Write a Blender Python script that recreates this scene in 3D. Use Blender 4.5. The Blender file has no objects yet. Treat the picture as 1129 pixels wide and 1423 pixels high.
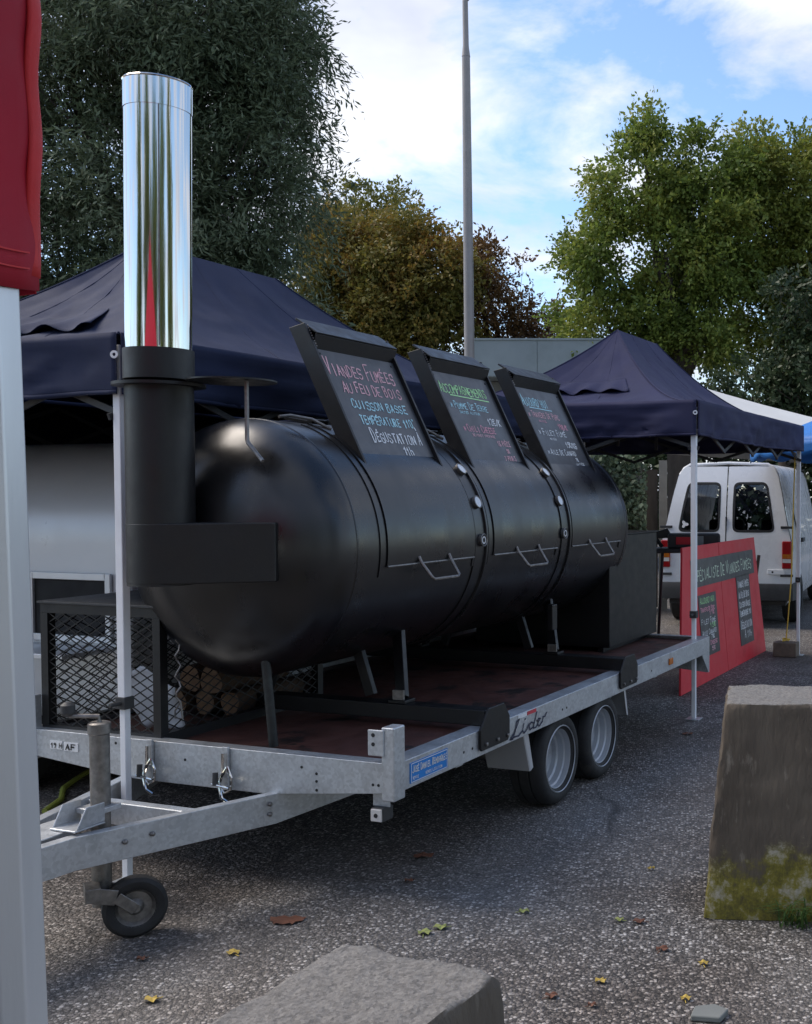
import bpy, bmesh, math, random
import numpy as np
from mathutils import Vector, Matrix, noise
R = math.radians
random.seed(4)
scene = bpy.context.scene
C = scene.collection

# ------------------------------------------------------------------ camera
cd = bpy.data.cameras.new('camera')
cam = bpy.data.objects.new('camera', cd); C.objects.link(cam)
cam.location = (0, 0, 1.6)
cam.rotation_euler = (math.pi/2 - math.atan(47/1500), 0, 0)
cd.sensor_fit = 'HORIZONTAL'; cd.sensor_width = 36
cd.lens = 1500/1129*36
cd.shift_x = (564.5-945)/1129; cd.shift_y = (730-711.5)/1129
cd.clip_start = 0.05; cd.clip_end = 800
scene.camera = cam

# ------------------------------------------------------------------ world
SUN_EL, SUN_AZ = 50, -75       # azimuth measured clockwise from +Y (the view direction)
w = bpy.data.worlds.new('World'); scene.world = w; w.use_nodes = True
nt = w.node_tree; N = nt.nodes; L = nt.links
N.clear()
out = N.new('ShaderNodeOutputWorld'); bg = N.new('ShaderNodeBackground')
sky = N.new('ShaderNodeTexSky'); sky.sky_type = 'NISHITA'; sky.sun_disc = False
sky.sun_elevation = R(SUN_EL); sky.sun_rotation = R(SUN_AZ)
sky.air_density = 1.0; sky.dust_density = 0.4; sky.ozone_density = 3.5
tc = N.new('ShaderNodeTexCoord'); sep = N.new('ShaderNodeSeparateXYZ')
L.new(tc.outputs['Generated'], sep.inputs[0])
def wmath(op, a, b=None):
    n = N.new('ShaderNodeMath'); n.operation = op
    for i, x in enumerate((a, b)):
        if x is None: continue
        if isinstance(x, (int, float)): n.inputs[i].default_value = x
        else: L.new(x, n.inputs[i])
    return n.outputs[0]
zz = wmath('ADD', wmath('MAXIMUM', sep.outputs[2], 0.0), 0.22)
comb = N.new('ShaderNodeCombineXYZ')
L.new(wmath('DIVIDE', sep.outputs[0], zz), comb.inputs[0]); L.new(wmath('DIVIDE', sep.outputs[1], zz), comb.inputs[1])
def wnoise(scale, det, rough, off, dist=0.0):
    m = N.new('ShaderNodeMapping'); m.inputs['Location'].default_value = off; L.new(comb.outputs[0], m.inputs[0])
    n = N.new('ShaderNodeTexNoise'); n.inputs['Scale'].default_value = scale; n.inputs['Detail'].default_value = det
    n.inputs['Roughness'].default_value = rough; n.inputs['Distortion'].default_value = dist
    L.new(m.outputs[0], n.inputs['Vector']); return n.outputs['Fac']
cl = wmath('ADD', wmath('MULTIPLY', wnoise(2.1, 9, .60, (3.1, 1.7, 0), .35), .75), wmath('MULTIPLY', wnoise(.55, 2, .5, (7.3, 4.2, 0)), .35))
ramp = N.new('ShaderNodeValToRGB'); ramp.color_ramp.elements[0].position = .51; ramp.color_ramp.elements[1].position = .63
L.new(cl, ramp.inputs[0])
shade = N.new('ShaderNodeValToRGB')
shade.color_ramp.elements[0].position = .35; shade.color_ramp.elements[0].color = (4.7, 4.85, 5.2, 1)
shade.color_ramp.elements[1].position = .68; shade.color_ramp.elements[1].color = (2.9, 3.15, 3.9, 1)
L.new(wnoise(2.2, 5, .55, (1.2, 9.4, 0)), shade.inputs[0])
mixc = N.new('ShaderNodeMix'); mixc.data_type = 'RGBA'
L.new(ramp.outputs[0], mixc.inputs['Factor']); L.new(sky.outputs[0], mixc.inputs['A']); L.new(shade.outputs[0], mixc.inputs['B'])
L.new(mixc.outputs['Result'], bg.inputs[0]); bg.inputs[1].default_value = 0.135
L.new(bg.outputs[0], out.inputs[0])

sd = bpy.data.lights.new('sun', 'SUN'); sd.energy = 2.3; sd.angle = R(36); sd.color = (1.0, .89, .76)
sun = bpy.data.objects.new('sun', sd); C.objects.link(sun)
sv = Vector((math.sin(R(SUN_AZ))*math.cos(R(SUN_EL)), math.cos(R(SUN_AZ))*math.cos(R(SUN_EL)), math.sin(R(SUN_EL))))
sun.rotation_euler = sv.to_track_quat('Z', 'Y').to_euler(); sun.location = sv*40

vs = scene.view_settings
vs.view_transform = 'Standard'; vs.look = 'None'; vs.gamma = 1; vs.exposure = 0.82; vs.use_curve_mapping = False

# ------------------------------------------------------------------ materials
def nodes(m): return m.node_tree.nodes, m.node_tree.links
def mat(name, col, rough=.6, metal=0.0, var=.15, scale=6.0, bump=0.0, bscale=60.0, rvar=.08, coat=0, spec=.5, bdet=3, col2=None, stretch=None, dirt=None, dscale=2.5, dlo=.5, dhi=.7):
    m = bpy.data.materials.new(name); m.use_nodes = True
    n, l = nodes(m); p = n['Principled BSDF']
    tcn = n.new('ShaderNodeTexCoord'); src = tcn.outputs['Object']
    if stretch:
        mp = n.new('ShaderNodeMapping'); mp.inputs['Scale'].default_value = stretch; l.new(src, mp.inputs[0]); src = mp.outputs[0]
    def nz(s, d=4):
        t = n.new('ShaderNodeTexNoise'); t.inputs['Scale'].default_value = s; t.inputs['Detail'].default_value = d; t.inputs['Roughness'].default_value = .6
        l.new(src, t.inputs['Vector']); return t.outputs['Fac']
    r = n.new('ShaderNodeValToRGB'); e = r.color_ramp.elements
    c2 = col2 or tuple(min(1, c*(1+var)) for c in col)
    e[0].position = .3; e[1].position = .7
    e[0].color = (*[c*(1-var) for c in col], 1) if not col2 else (*col, 1); e[1].color = (*c2, 1)
    f1 = nz(scale, 6); l.new(f1, r.inputs[0]); colout = r.outputs[0]
    if dirt:
        d = n.new('ShaderNodeMix'); d.data_type = 'RGBA'; rr = n.new('ShaderNodeValToRGB')
        rr.color_ramp.elements[0].position = dlo; rr.color_ramp.elements[1].position = dhi
        l.new(nz(dscale, 8), rr.inputs[0]); l.new(rr.outputs[0], d.inputs['Factor']); l.new(colout, d.inputs['A']); d.inputs['B'].default_value = (*dirt, 1)
        colout = d.outputs['Result']
    l.new(colout, p.inputs['Base Color'])
    mr = n.new('ShaderNodeMapRange'); mr.inputs['To Min'].default_value = max(0.02, rough-rvar); mr.inputs['To Max'].default_value = min(1, rough+rvar)
    mr.inputs['From Min'].default_value = .3; mr.inputs['From Max'].default_value = .7
    l.new(nz(scale*1.7+1, 5), mr.inputs['Value']); l.new(mr.outputs[0], p.inputs['Roughness'])
    p.inputs['Metallic'].default_value = metal; p.inputs['Specular IOR Level'].default_value = spec
    if coat: p.inputs['Coat Weight'].default_value = coat
    if bump:
        b = n.new('ShaderNodeBump'); b.inputs['Strength'].default_value = bump; b.inputs['Distance'].default_value = .01
        l.new(nz(bscale, bdet), b.inputs['Height']); l.new(b.outputs[0], p.inputs['Normal'])
    return m
M = {}
M['tank'] = mat('tank_black_paint', (.0032, .0038, .0056), .31, 0, .25, 2.2, .03, 9, .09, dirt=(.012, .011, .0105), dscale=2.6, dlo=.52, dhi=.80, spec=.65, stretch=(1.3, 1.3, .55))
M['black'] = mat('black_steel_paint', (.004, .004, .005), .46, 0, .25, 8, .05, 90, .1, dirt=(.012, .011, .010), dscale=4, dlo=.58, dhi=.85, spec=.45)
M['chimney_black'] = mat('matte_stove_paint', (.006, .006, .0065), .5, 0, .2, 6, .05, 120, .1, dirt=(.018, .016, .015), dscale=5, dlo=.58, dhi=.85)
M['worn'] = mat('worn_bare_steel', (.22, .21, .2), .45, .8, .3, 40, .1, 150)
M['steel'] = mat('polished_stainless', (.66, .65, .63), .07, 1, .06, 5, .012, 6, .04, stretch=(1, 1, .12))
M['chalkboard'] = mat('chalkboard_slate', (.030, .033, .040), .42, 0, .3, 9, .02, 60, .08, dirt=(.06, .066, .078), dscale=7, dlo=.5, dhi=.85, spec=.8)
M['deck'] = mat('red_brown_plywood', (.085, .036, .029), .5, 0, .3, 5, .08, 140, .12, dirt=(.022, .016, .015), dscale=6, dlo=.55, dhi=.62)
M['navy'] = mat('navy_canvas', (.017, .024, .058), .82, 0, .12, 3, .12, 900, .05, spec=.25)
M['navy2'] = mat('faded_navy_canvas', (.028, .030, .072), .82, 0, .12, 3, .12, 900, .05, spec=.25)
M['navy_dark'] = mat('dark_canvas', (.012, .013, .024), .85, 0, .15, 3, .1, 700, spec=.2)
M['red_cloth'] = mat('red_canvas', (.36, .012, .028), .75, 0, .12, 4, .15, 900, dirt=(.10, .008, .015), dscale=5, dlo=.6, dhi=.8, spec=.25)
M['red_seam'] = mat('backlit_red_seam', (.55, .018, .02), .7, 0, .1, 8, .2, 600)  # red cloth brightened: backlight on the corner seam put into its colour
M['red_panel'] = mat('red_painted_board', (.60, .022, .036), .5, 0, .08, 3, .03, 60, dirt=(.52, .02, .032), dscale=3)
M['white_paint'] = mat('white_painted_tube', (.74, .75, .78), .4, 0, .05, 10, .02, 80, dirt=(.45, .44, .42), dscale=12, dlo=.66, dhi=.8)
M['alu'] = mat('anodised_aluminium', (.62, .63, .65), .38, .55, .05, 6, .03, 200, .06, stretch=(1, 1, .15))
M['rubber'] = mat('tyre_rubber', (.016, .016, .017), .72, 0, .3, 12, .15, 90, dirt=(.05, .046, .04), dscale=6, dlo=.58, dhi=.8)
M['rim'] = mat('silver_wheel_paint', (.44, .46, .49), .40, .25, .06, 10, dirt=(.25, .24, .23), dscale=9, dlo=.6, dhi=.8)
M['van_white'] = mat('van_white_paint', (.80, .81, .82), .28, 0, .03, 2, 0, 10, .05, coat=.4, dirt=(.66, .66, .65), dscale=2, dlo=.58, dhi=.85)
M['plastic'] = mat('dark_grey_plastic', (.035, .036, .038), .6, 0, .15, 12, .1, 200)
M['seal'] = mat('black_rubber_seal', (.01, .01, .011), .6)
M['taillight'] = mat('red_tail_lens', (.32, .012, .014), .2, 0, .1, 20)
M['amber'] = mat('amber_lens', (.45, .13, .015), .25)
M['white_lens'] = mat('clear_lens', (.6, .58, .56), .2)
M['lamp_grey'] = mat('lamp_post_grey', (.24, .225, .22), .5, .2, .08, 4)
M['fascia'] = mat('grey_green_metal_cladding', (.23, .27, .28), .5, .1, .08, 2, dirt=(.16, .19, .19), dscale=1)
M['wall_grey'] = mat('rendered_wall', (.17, .18, .17), .8, 0, .12, 3, .1, 60)
M['concrete_wall'] = mat('pale_post', (.16, .15, .13), .85, 0, .15, 6)
M['pale_cloth'] = mat('pale_grey_canvas', (.5, .51, .51), .8, 0, .06, 2)
M['white_cloth'] = mat('white_canvas', (.75, .76, .78), .8, 0, .05, 2)
M['blue_tarp'] = mat('bright_blue_canvas', (.015, .16, .50), .6, 0, .1, 4, .1, 300)
M['silver_body'] = mat('silver_grey_body_paint', (.66, .68, .70), .32, .1, .05, 2, 0, 10, .05)
M['dark_inside'] = mat('dark_interior', (.012, .012, .013), .8)
M['bark'] = mat('grey_bark', (.075, .06, .048), .9, 0, .35, 6, .5, 30, stretch=(1, 1, .3))
M['log_bark'] = mat('firewood_bark', (.085, .052, .033), .9, 0, .35, 14, .5, 50)
M['log_end'] = mat('split_wood', (.17, .095, .048), .8, 0, .2, 18, .2, 80)
M['plastic_white'] = mat('white_plastic_sheet', (.55, .57, .61), .5, 0, .06, 8, .2, 20)
M['hose'] = mat('yellow_green_hose', (.30, .34, .06), .5)
M['rope'] = mat('yellow_rope', (.60, .40, .06), .8, 0, .15, 60, .5, 200)
M['brick'] = mat('brown_weight_block', (.14, .11, .085), .9, 0, .2, 20, .3, 90)
M['leaf_yellow'] = mat('fallen_yellow_leaf', (.48, .34, .07), .7, 0, .25, 30)
M['leaf_green'] = mat('fallen_green_leaf', (.30, .33, .10), .7, 0, .25, 30)
M['leaf_brown'] = mat('fallen_brown_leaf', (.14, .055, .03), .75, 0, .3, 30)
M['sticker_blue'] = mat('blue_sticker', (.01, .20, .58), .35, 0, .04, 20)
M['sticker_white'] = mat('white_sticker', (.72, .73, .74), .45, 0, .05, 30)
M['sticker_red'] = mat('red_sticker', (.5, .04, .06), .4)
M['ink'] = mat('dark_blue_ink', (.012, .016, .05), .5)
M['pipe'] = mat('weathered_green_pipe', (.010, .012, .0115), .6, .0, .35, 20, dirt=(.025, .03, .028), dscale=20)
M['gauge_face'] = mat('gauge_face', (.68, .70, .74), .25, 0, .04, 30)
M['paint_chip'] = mat('green_white_chalk', (.68, .86, .64), .9, 0, .3, 120)
for nm, c in dict(pink=(.85, .48, .52), white=(.85, .88, .92), blue=(.50, .78, .92), green=(.50, .92, .42), red=(.88, .40, .48)).items():
    M['chalk_'+nm] = mat('chalk_'+nm, c, .95, 0, .25, 150)

def galv():
    m = mat('galvanised_steel', (.52, .545, .57), .40, .6, .10, 5, .03, 60, .1, dirt=(.36, .375, .39), dscale=5, dlo=.5, dhi=.75)
    n, l = nodes(m); p = n['Principled BSDF']
    v = n.new('ShaderNodeTexVoronoi'); v.inputs['Scale'].default_value = 85
    t = n.new('ShaderNodeTexCoord'); l.new(t.outputs['Object'], v.inputs['Vector'])
    bw = n.new('ShaderNodeSeparateColor'); l.new(v.outputs['Color'], bw.inputs[0])
    mr = n.new('ShaderNodeMapRange'); mr.inputs['To Min'].default_value = .88; mr.inputs['To Max'].default_value = 1.1; l.new(bw.outputs[0], mr.inputs[0])
    mx = n.new('ShaderNodeMix'); mx.data_type = 'RGBA'; mx.blend_type = 'MULTIPLY'; mx.inputs['Factor'].default_value = 1
    old = p.inputs['Base Color'].links[0].from_socket; l.new(old, mx.inputs['A']); l.new(mr.outputs[0], mx.inputs['B'])
    l.new(mx.outputs['Result'], p.inputs['Base Color']); return m
M['galv'] = galv()

def glass(name, tint, alpha):
    m = bpy.data.materials.new(name); m.use_nodes = True; n, l = nodes(m); n.clear()
    o = n.new('ShaderNodeOutputMaterial'); g = n.new('ShaderNodeBsdfGlossy'); g.inputs['Roughness'].default_value = .03
    t = n.new('ShaderNodeBsdfTransparent'); t.inputs[0].default_value = (*tint, 1)
    f = n.new('ShaderNodeFresnel'); f.inputs[0].default_value = 1.5
    mr = n.new('ShaderNodeMapRange'); mr.inputs['To Min'].default_value = alpha; mr.inputs['To Max'].default_value = 1; l.new(f.outputs[0], mr.inputs[0])
    x = n.new('ShaderNodeMixShader'); l.new(mr.outputs[0], x.inputs[0]); l.new(t.outputs[0], x.inputs[1]); l.new(g.outputs[0], x.inputs[2]); l.new(x.outputs[0], o.inputs[0])
    return m
M['glass'] = glass('tinted_car_glass', (.62, .65, .67), .04)

def leafmat(name, c1, c2, c3, trans=.25):
    m = bpy.data.materials.new(name); m.use_nodes = True; n, l = nodes(m); p = n['Principled BSDF']
    g = n.new('ShaderNodeNewGeometry'); r = n.new('ShaderNodeValToRGB'); e = r.color_ramp.elements
    e[0].color = (*c1, 1); e[0].position = 0; e[1].color = (*c3, 1); e[1].position = 1
    k = e.new(.55); k.color = (*c2, 1)
    t = n.new('ShaderNodeTexCoord'); nz = n.new('ShaderNodeTexNoise'); nz.inputs['Scale'].default_value = .8; nz.inputs['Detail'].default_value = 3
    l.new(t.outputs['Object'], nz.inputs['Vector'])
    a = n.new('ShaderNodeMath'); a.operation = 'MULTIPLY_ADD'; a.inputs[1].default_value = .45; l.new(g.outputs['Random Per Island'], a.inputs[0])
    s = n.new('ShaderNodeMath'); s.operation = 'MULTIPLY_ADD'; s.inputs[1].default_value = 1.5; s.inputs[2].default_value = -.48; l.new(nz.outputs['Fac'], s.inputs[0])
    l.new(s.outputs[0], a.inputs[2]); l.new(a.outputs[0], r.inputs[0])
    l.new(r.outputs[0], p.inputs['Base Color']); p.inputs['Roughness'].default_value = .55; p.inputs['Specular IOR Level'].default_value = .35
    tr = n.new('ShaderNodeBsdfTranslucent'); l.new(r.outputs[0], tr.inputs[0])
    mx = n.new('ShaderNodeMixShader'); mx.inputs[0].default_value = trans
    o = n['Material Output']; l.new(p.outputs[0], mx.inputs[1]); l.new(tr.outputs[0], mx.inputs[2]); l.new(mx.outputs[0], o.inputs[0])
    return m
M['olive'] = leafmat('olive_leaf', (.042, .062, .030), (.115, .15, .078), (.32, .36, .24), .32)
M['plane'] = leafmat('broad_green_leaf', (.07, .115, .02), (.155, .21, .04), (.31, .31, .06), .45)
M['plane2'] = leafmat('yellowing_leaf', (.075, .115, .02), (.18, .215, .04), (.33, .31, .06), .45)
M['chestnut'] = leafmat('autumn_leaf', (.09, .11, .02), (.19, .16, .035), (.31, .15, .03), .38)
M['chestnut2'] = leafmat('rusty_leaf', (.06, .04, .014), (.13, .065, .02), (.16, .095, .03), .3)
M['ygreen'] = leafmat('pale_yellow_green_leaf', (.08, .10, .018), (.16, .16, .03), (.26, .22, .04), .35)
M['evergreen'] = leafmat('dark_evergreen_leaf', (.014, .030, .012), (.032, .055, .022), (.075, .095, .04), .15)
M['ivy'] = leafmat('ivy_leaf', (.05, .075, .045), (.11, .15, .09), (.24, .28, .19), .25)
M['grass'] = leafmat('grass_blade', (.03, .07, .015), (.06, .12, .03), (.12, .17, .06), .25)

def groundmat():
    m = bpy.data.materials.new('coarse_aggregate_asphalt'); m.use_nodes = True; n, l = nodes(m); p = n['Principled BSDF']
    t = n.new('ShaderNodeTexCoord'); src = t.outputs['Object']
    def vor(s, rnd=1):
        v = n.new('ShaderNodeTexVoronoi'); v.inputs['Scale'].default_value = s; v.inputs['Randomness'].default_value = rnd; l.new(src, v.inputs['Vector']); return v
    def nz(s, d=4, r_=.6, sc=None):
        q = n.new('ShaderNodeTexNoise'); q.inputs['Scale'].default_value = s; q.inputs['Detail'].default_value = d; q.inputs['Roughness'].default_value = r_
        if sc:
            mp = n.new('ShaderNodeMapping'); mp.inputs['Scale'].default_value = sc; mp.inputs['Rotation'].default_value = (0, 0, R(-70)); l.new(src, mp.inputs[0]); l.new(mp.outputs[0], q.inputs['Vector'])
        else: l.new(src, q.inputs['Vector'])
        return q.outputs['Fac']
    def rampn(f, stops):
        r = n.new('ShaderNodeValToRGB'); e = r.color_ramp.elements
        e[0].position, e[0].color = stops[0][0], (*stops[0][1], 1); e[1].position, e[1].color = stops[-1][0], (*stops[-1][1], 1)
        for ps, c in stops[1:-1]: k = e.new(ps); k.color = (*c, 1)
        l.new(f, r.inputs[0]); return r.outputs[0]
    def mix(f, a, b, mode='MIX'):
        x = n.new('ShaderNodeMix'); x.data_type = 'RGBA'; x.blend_type = mode
        for s, v in (('Factor', f), ('A', a), ('B', b)):
            if isinstance(v, (int, float)): x.inputs[s].default_value = v
            elif isinstance(v, tuple): x.inputs[s].default_value = (*v, 1)
            else: l.new(v, x.inputs[s])
        return x.outputs['Result']
    v1 = vor(76); v2 = vor(170)
    sc = n.new('ShaderNodeSeparateColor'); l.new(v1.outputs['Color'], sc.inputs[0])
    sc2 = n.new('ShaderNodeSeparateColor'); l.new(v2.outputs['Color'], sc2.inputs[0])
    stones = rampn(sc.outputs[0], [(0, (.04, .036, .033)), (.30, (.10, .09, .082)), (.55, (.185, .167, .154)), (.76, (.265, .242, .225)), (.87, (.46, .435, .41)), (1, (.66, .63, .60))])
    small = rampn(sc2.outputs[0], [(0, (.022, .020, .018)), (.6, (.05, .045, .042)), (.86, (.13, .12, .112)), (1, (.40, .38, .36))])
    gap = rampn(v1.outputs['Distance'], [(.40, (0, 0, 0)), (.60, (1, 1, 1))])
    col = mix(gap, stones, small)
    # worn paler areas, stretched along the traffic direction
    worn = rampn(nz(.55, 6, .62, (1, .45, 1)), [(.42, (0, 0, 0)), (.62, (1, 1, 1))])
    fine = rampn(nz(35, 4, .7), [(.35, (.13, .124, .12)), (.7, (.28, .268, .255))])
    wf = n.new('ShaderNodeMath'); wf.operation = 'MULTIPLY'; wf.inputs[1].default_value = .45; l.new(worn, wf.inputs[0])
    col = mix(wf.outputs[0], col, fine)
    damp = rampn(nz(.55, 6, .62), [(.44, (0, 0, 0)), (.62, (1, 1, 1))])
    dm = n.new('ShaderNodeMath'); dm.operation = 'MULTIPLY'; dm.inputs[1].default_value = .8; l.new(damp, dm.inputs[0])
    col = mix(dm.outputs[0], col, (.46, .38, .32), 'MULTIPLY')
    # old cracks and a few oil marks
    dn = n.new('ShaderNodeTexNoise'); dn.inputs['Scale'].default_value = 1.6; dn.inputs['Detail'].default_value = 6; l.new(src, dn.inputs['Vector'])
    va_ = n.new('ShaderNodeVectorMath'); va_.operation = 'MULTIPLY_ADD'; va_.inputs[1].default_value = (.5, .5, 0); l.new(dn.outputs['Color'], va_.inputs[0]); l.new(src, va_.inputs[2])
    vc = n.new('ShaderNodeTexVoronoi'); vc.feature = 'DISTANCE_TO_EDGE'; vc.inputs['Scale'].default_value = .42; l.new(va_.outputs[0], vc.inputs['Vector'])
    crack = rampn(vc.outputs['Distance'], [(.002, (1, 1, 1)), (.009, (0, 0, 0))])
    cm = n.new('ShaderNodeMath'); cm.operation = 'MULTIPLY'; l.new(crack, cm.inputs[0]); l.new(rampn(nz(1.3, 3), [(.45, (0, 0, 0)), (.6, (.7, .7, .7))]), cm.inputs[1])
    col = mix(cm.outputs[0], col, (.03, .028, .026))
    oil = rampn(nz(1.7, 3, .5), [(.66, (0, 0, 0)), (.74, (.6, .6, .6))])
    col = mix(oil, col, (.05, .046, .043))
    l.new(col, p.inputs['Base Color'])
    rr = n.new('ShaderNodeMapRange'); rr.inputs['To Min'].default_value = .45; rr.inputs['To Max'].default_value = .85; l.new(nz(2.2, 5), rr.inputs[0]); l.new(rr.outputs[0], p.inputs['Roughness'])
    h = n.new('ShaderNodeMath'); h.operation = 'MULTIPLY_ADD'; h.inputs[1].default_value = -1.0; l.new(v1.outputs['Distance'], h.inputs[0])
    h2 = n.new('ShaderNodeMath'); h2.operation = 'MULTIPLY'; h2.inputs[1].default_value = -.5; l.new(v2.outputs['Distance'], h2.inputs[0]); l.new(h2.outputs[0], h.inputs[2])
    b = n.new('ShaderNodeBump'); b.inputs['Strength'].default_value = .75; b.inputs['Distance'].default_value = .009
    l.new(h.outputs[0], b.inputs['Height']); l.new(b.outputs[0], p.inputs['Normal'])
    return m
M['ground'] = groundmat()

def blockmat():
    m = mat('weathered_mossy_concrete', (.060, .046, .034), .92, 0, .35, 3.2, .9, 26, col2=(.135, .110, .084), dirt=(.20, .17, .135), dscale=16, dlo=.60, dhi=.72, stretch=(1.6, 1.6, .45), bdet=14)
    n, l = nodes(m); p = n['Principled BSDF']
    t = n.new('ShaderNodeTexCoord'); s = n.new('ShaderNodeSeparateXYZ'); l.new(t.outputs['Object'], s.inputs[0])
    nz = n.new('ShaderNodeTexNoise'); nz.inputs['Scale'].default_value = 7; nz.inputs['Detail'].default_value = 12; nz.inputs['Roughness'].default_value = .72; l.new(t.outputs['Object'], nz.inputs['Vector'])
    a = n.new('ShaderNodeMath'); a.operation = 'MULTIPLY_ADD'; a.inputs[1].default_value = .55; l.new(nz.outputs['Fac'], a.inputs[0])
    ng = n.new('ShaderNodeMath'); ng.operation = 'MULTIPLY'; ng.inputs[1].default_value = -1; l.new(s.outputs[2], ng.inputs[0]); l.new(ng.outputs[0], a.inputs[2])
    r = n.new('ShaderNodeValToRGB'); e = r.color_ramp.elements; e[0].position = 0.02; e[1].position = .10; l.new(a.outputs[0], r.inputs[0])
    nz2 = n.new('ShaderNodeTexNoise'); nz2.inputs['Scale'].default_value = 14; nz2.inputs['Detail'].default_value = 12; nz2.inputs['Roughness'].default_value = .75; l.new(t.outputs['Object'], nz2.inputs['Vector'])
    c = n.new('ShaderNodeValToRGB'); e = c.color_ramp.elements; e[0].position = .36; e[0].color = (.06, .052, .02, 1); e[1].position = .66; e[1].color = (.36, .33, .27, 1)
    k = e.new(.52); k.color = (.17, .145, .018, 1)
    l.new(nz2.outputs['Fac'], c.inputs[0])
    mx = n.new('ShaderNodeMix'); mx.data_type = 'RGBA'; old = p.inputs['Base Color'].links[0].from_socket
    l.new(r.outputs[0], mx.inputs['Factor']); l.new(old, mx.inputs['A']); l.new(c.outputs[0], mx.inputs['B'])
    # paler speckled grey on upward faces
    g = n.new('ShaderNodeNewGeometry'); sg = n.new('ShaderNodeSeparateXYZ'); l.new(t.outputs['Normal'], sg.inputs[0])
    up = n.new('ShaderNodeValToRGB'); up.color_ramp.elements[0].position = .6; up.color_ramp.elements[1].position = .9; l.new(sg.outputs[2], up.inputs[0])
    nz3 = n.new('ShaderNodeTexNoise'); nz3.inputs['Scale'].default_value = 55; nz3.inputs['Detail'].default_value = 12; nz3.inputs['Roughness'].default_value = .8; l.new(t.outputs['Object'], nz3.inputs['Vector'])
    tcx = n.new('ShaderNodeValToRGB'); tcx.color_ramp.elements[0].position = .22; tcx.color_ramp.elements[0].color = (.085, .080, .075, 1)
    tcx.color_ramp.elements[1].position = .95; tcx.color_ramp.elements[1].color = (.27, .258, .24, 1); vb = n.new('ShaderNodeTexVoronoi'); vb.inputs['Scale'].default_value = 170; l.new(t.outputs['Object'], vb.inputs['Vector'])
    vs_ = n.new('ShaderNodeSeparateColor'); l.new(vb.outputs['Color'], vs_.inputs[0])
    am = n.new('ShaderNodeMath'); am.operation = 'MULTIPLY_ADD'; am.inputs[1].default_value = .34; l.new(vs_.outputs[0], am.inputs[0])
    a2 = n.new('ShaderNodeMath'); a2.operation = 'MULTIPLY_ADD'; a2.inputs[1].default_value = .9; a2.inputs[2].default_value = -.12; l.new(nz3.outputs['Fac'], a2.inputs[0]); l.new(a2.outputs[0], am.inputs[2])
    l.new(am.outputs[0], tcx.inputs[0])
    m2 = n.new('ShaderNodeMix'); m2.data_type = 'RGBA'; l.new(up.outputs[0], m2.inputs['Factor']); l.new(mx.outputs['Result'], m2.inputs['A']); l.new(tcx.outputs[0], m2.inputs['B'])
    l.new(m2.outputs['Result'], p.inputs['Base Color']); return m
M['block'] = blockmat()

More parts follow.
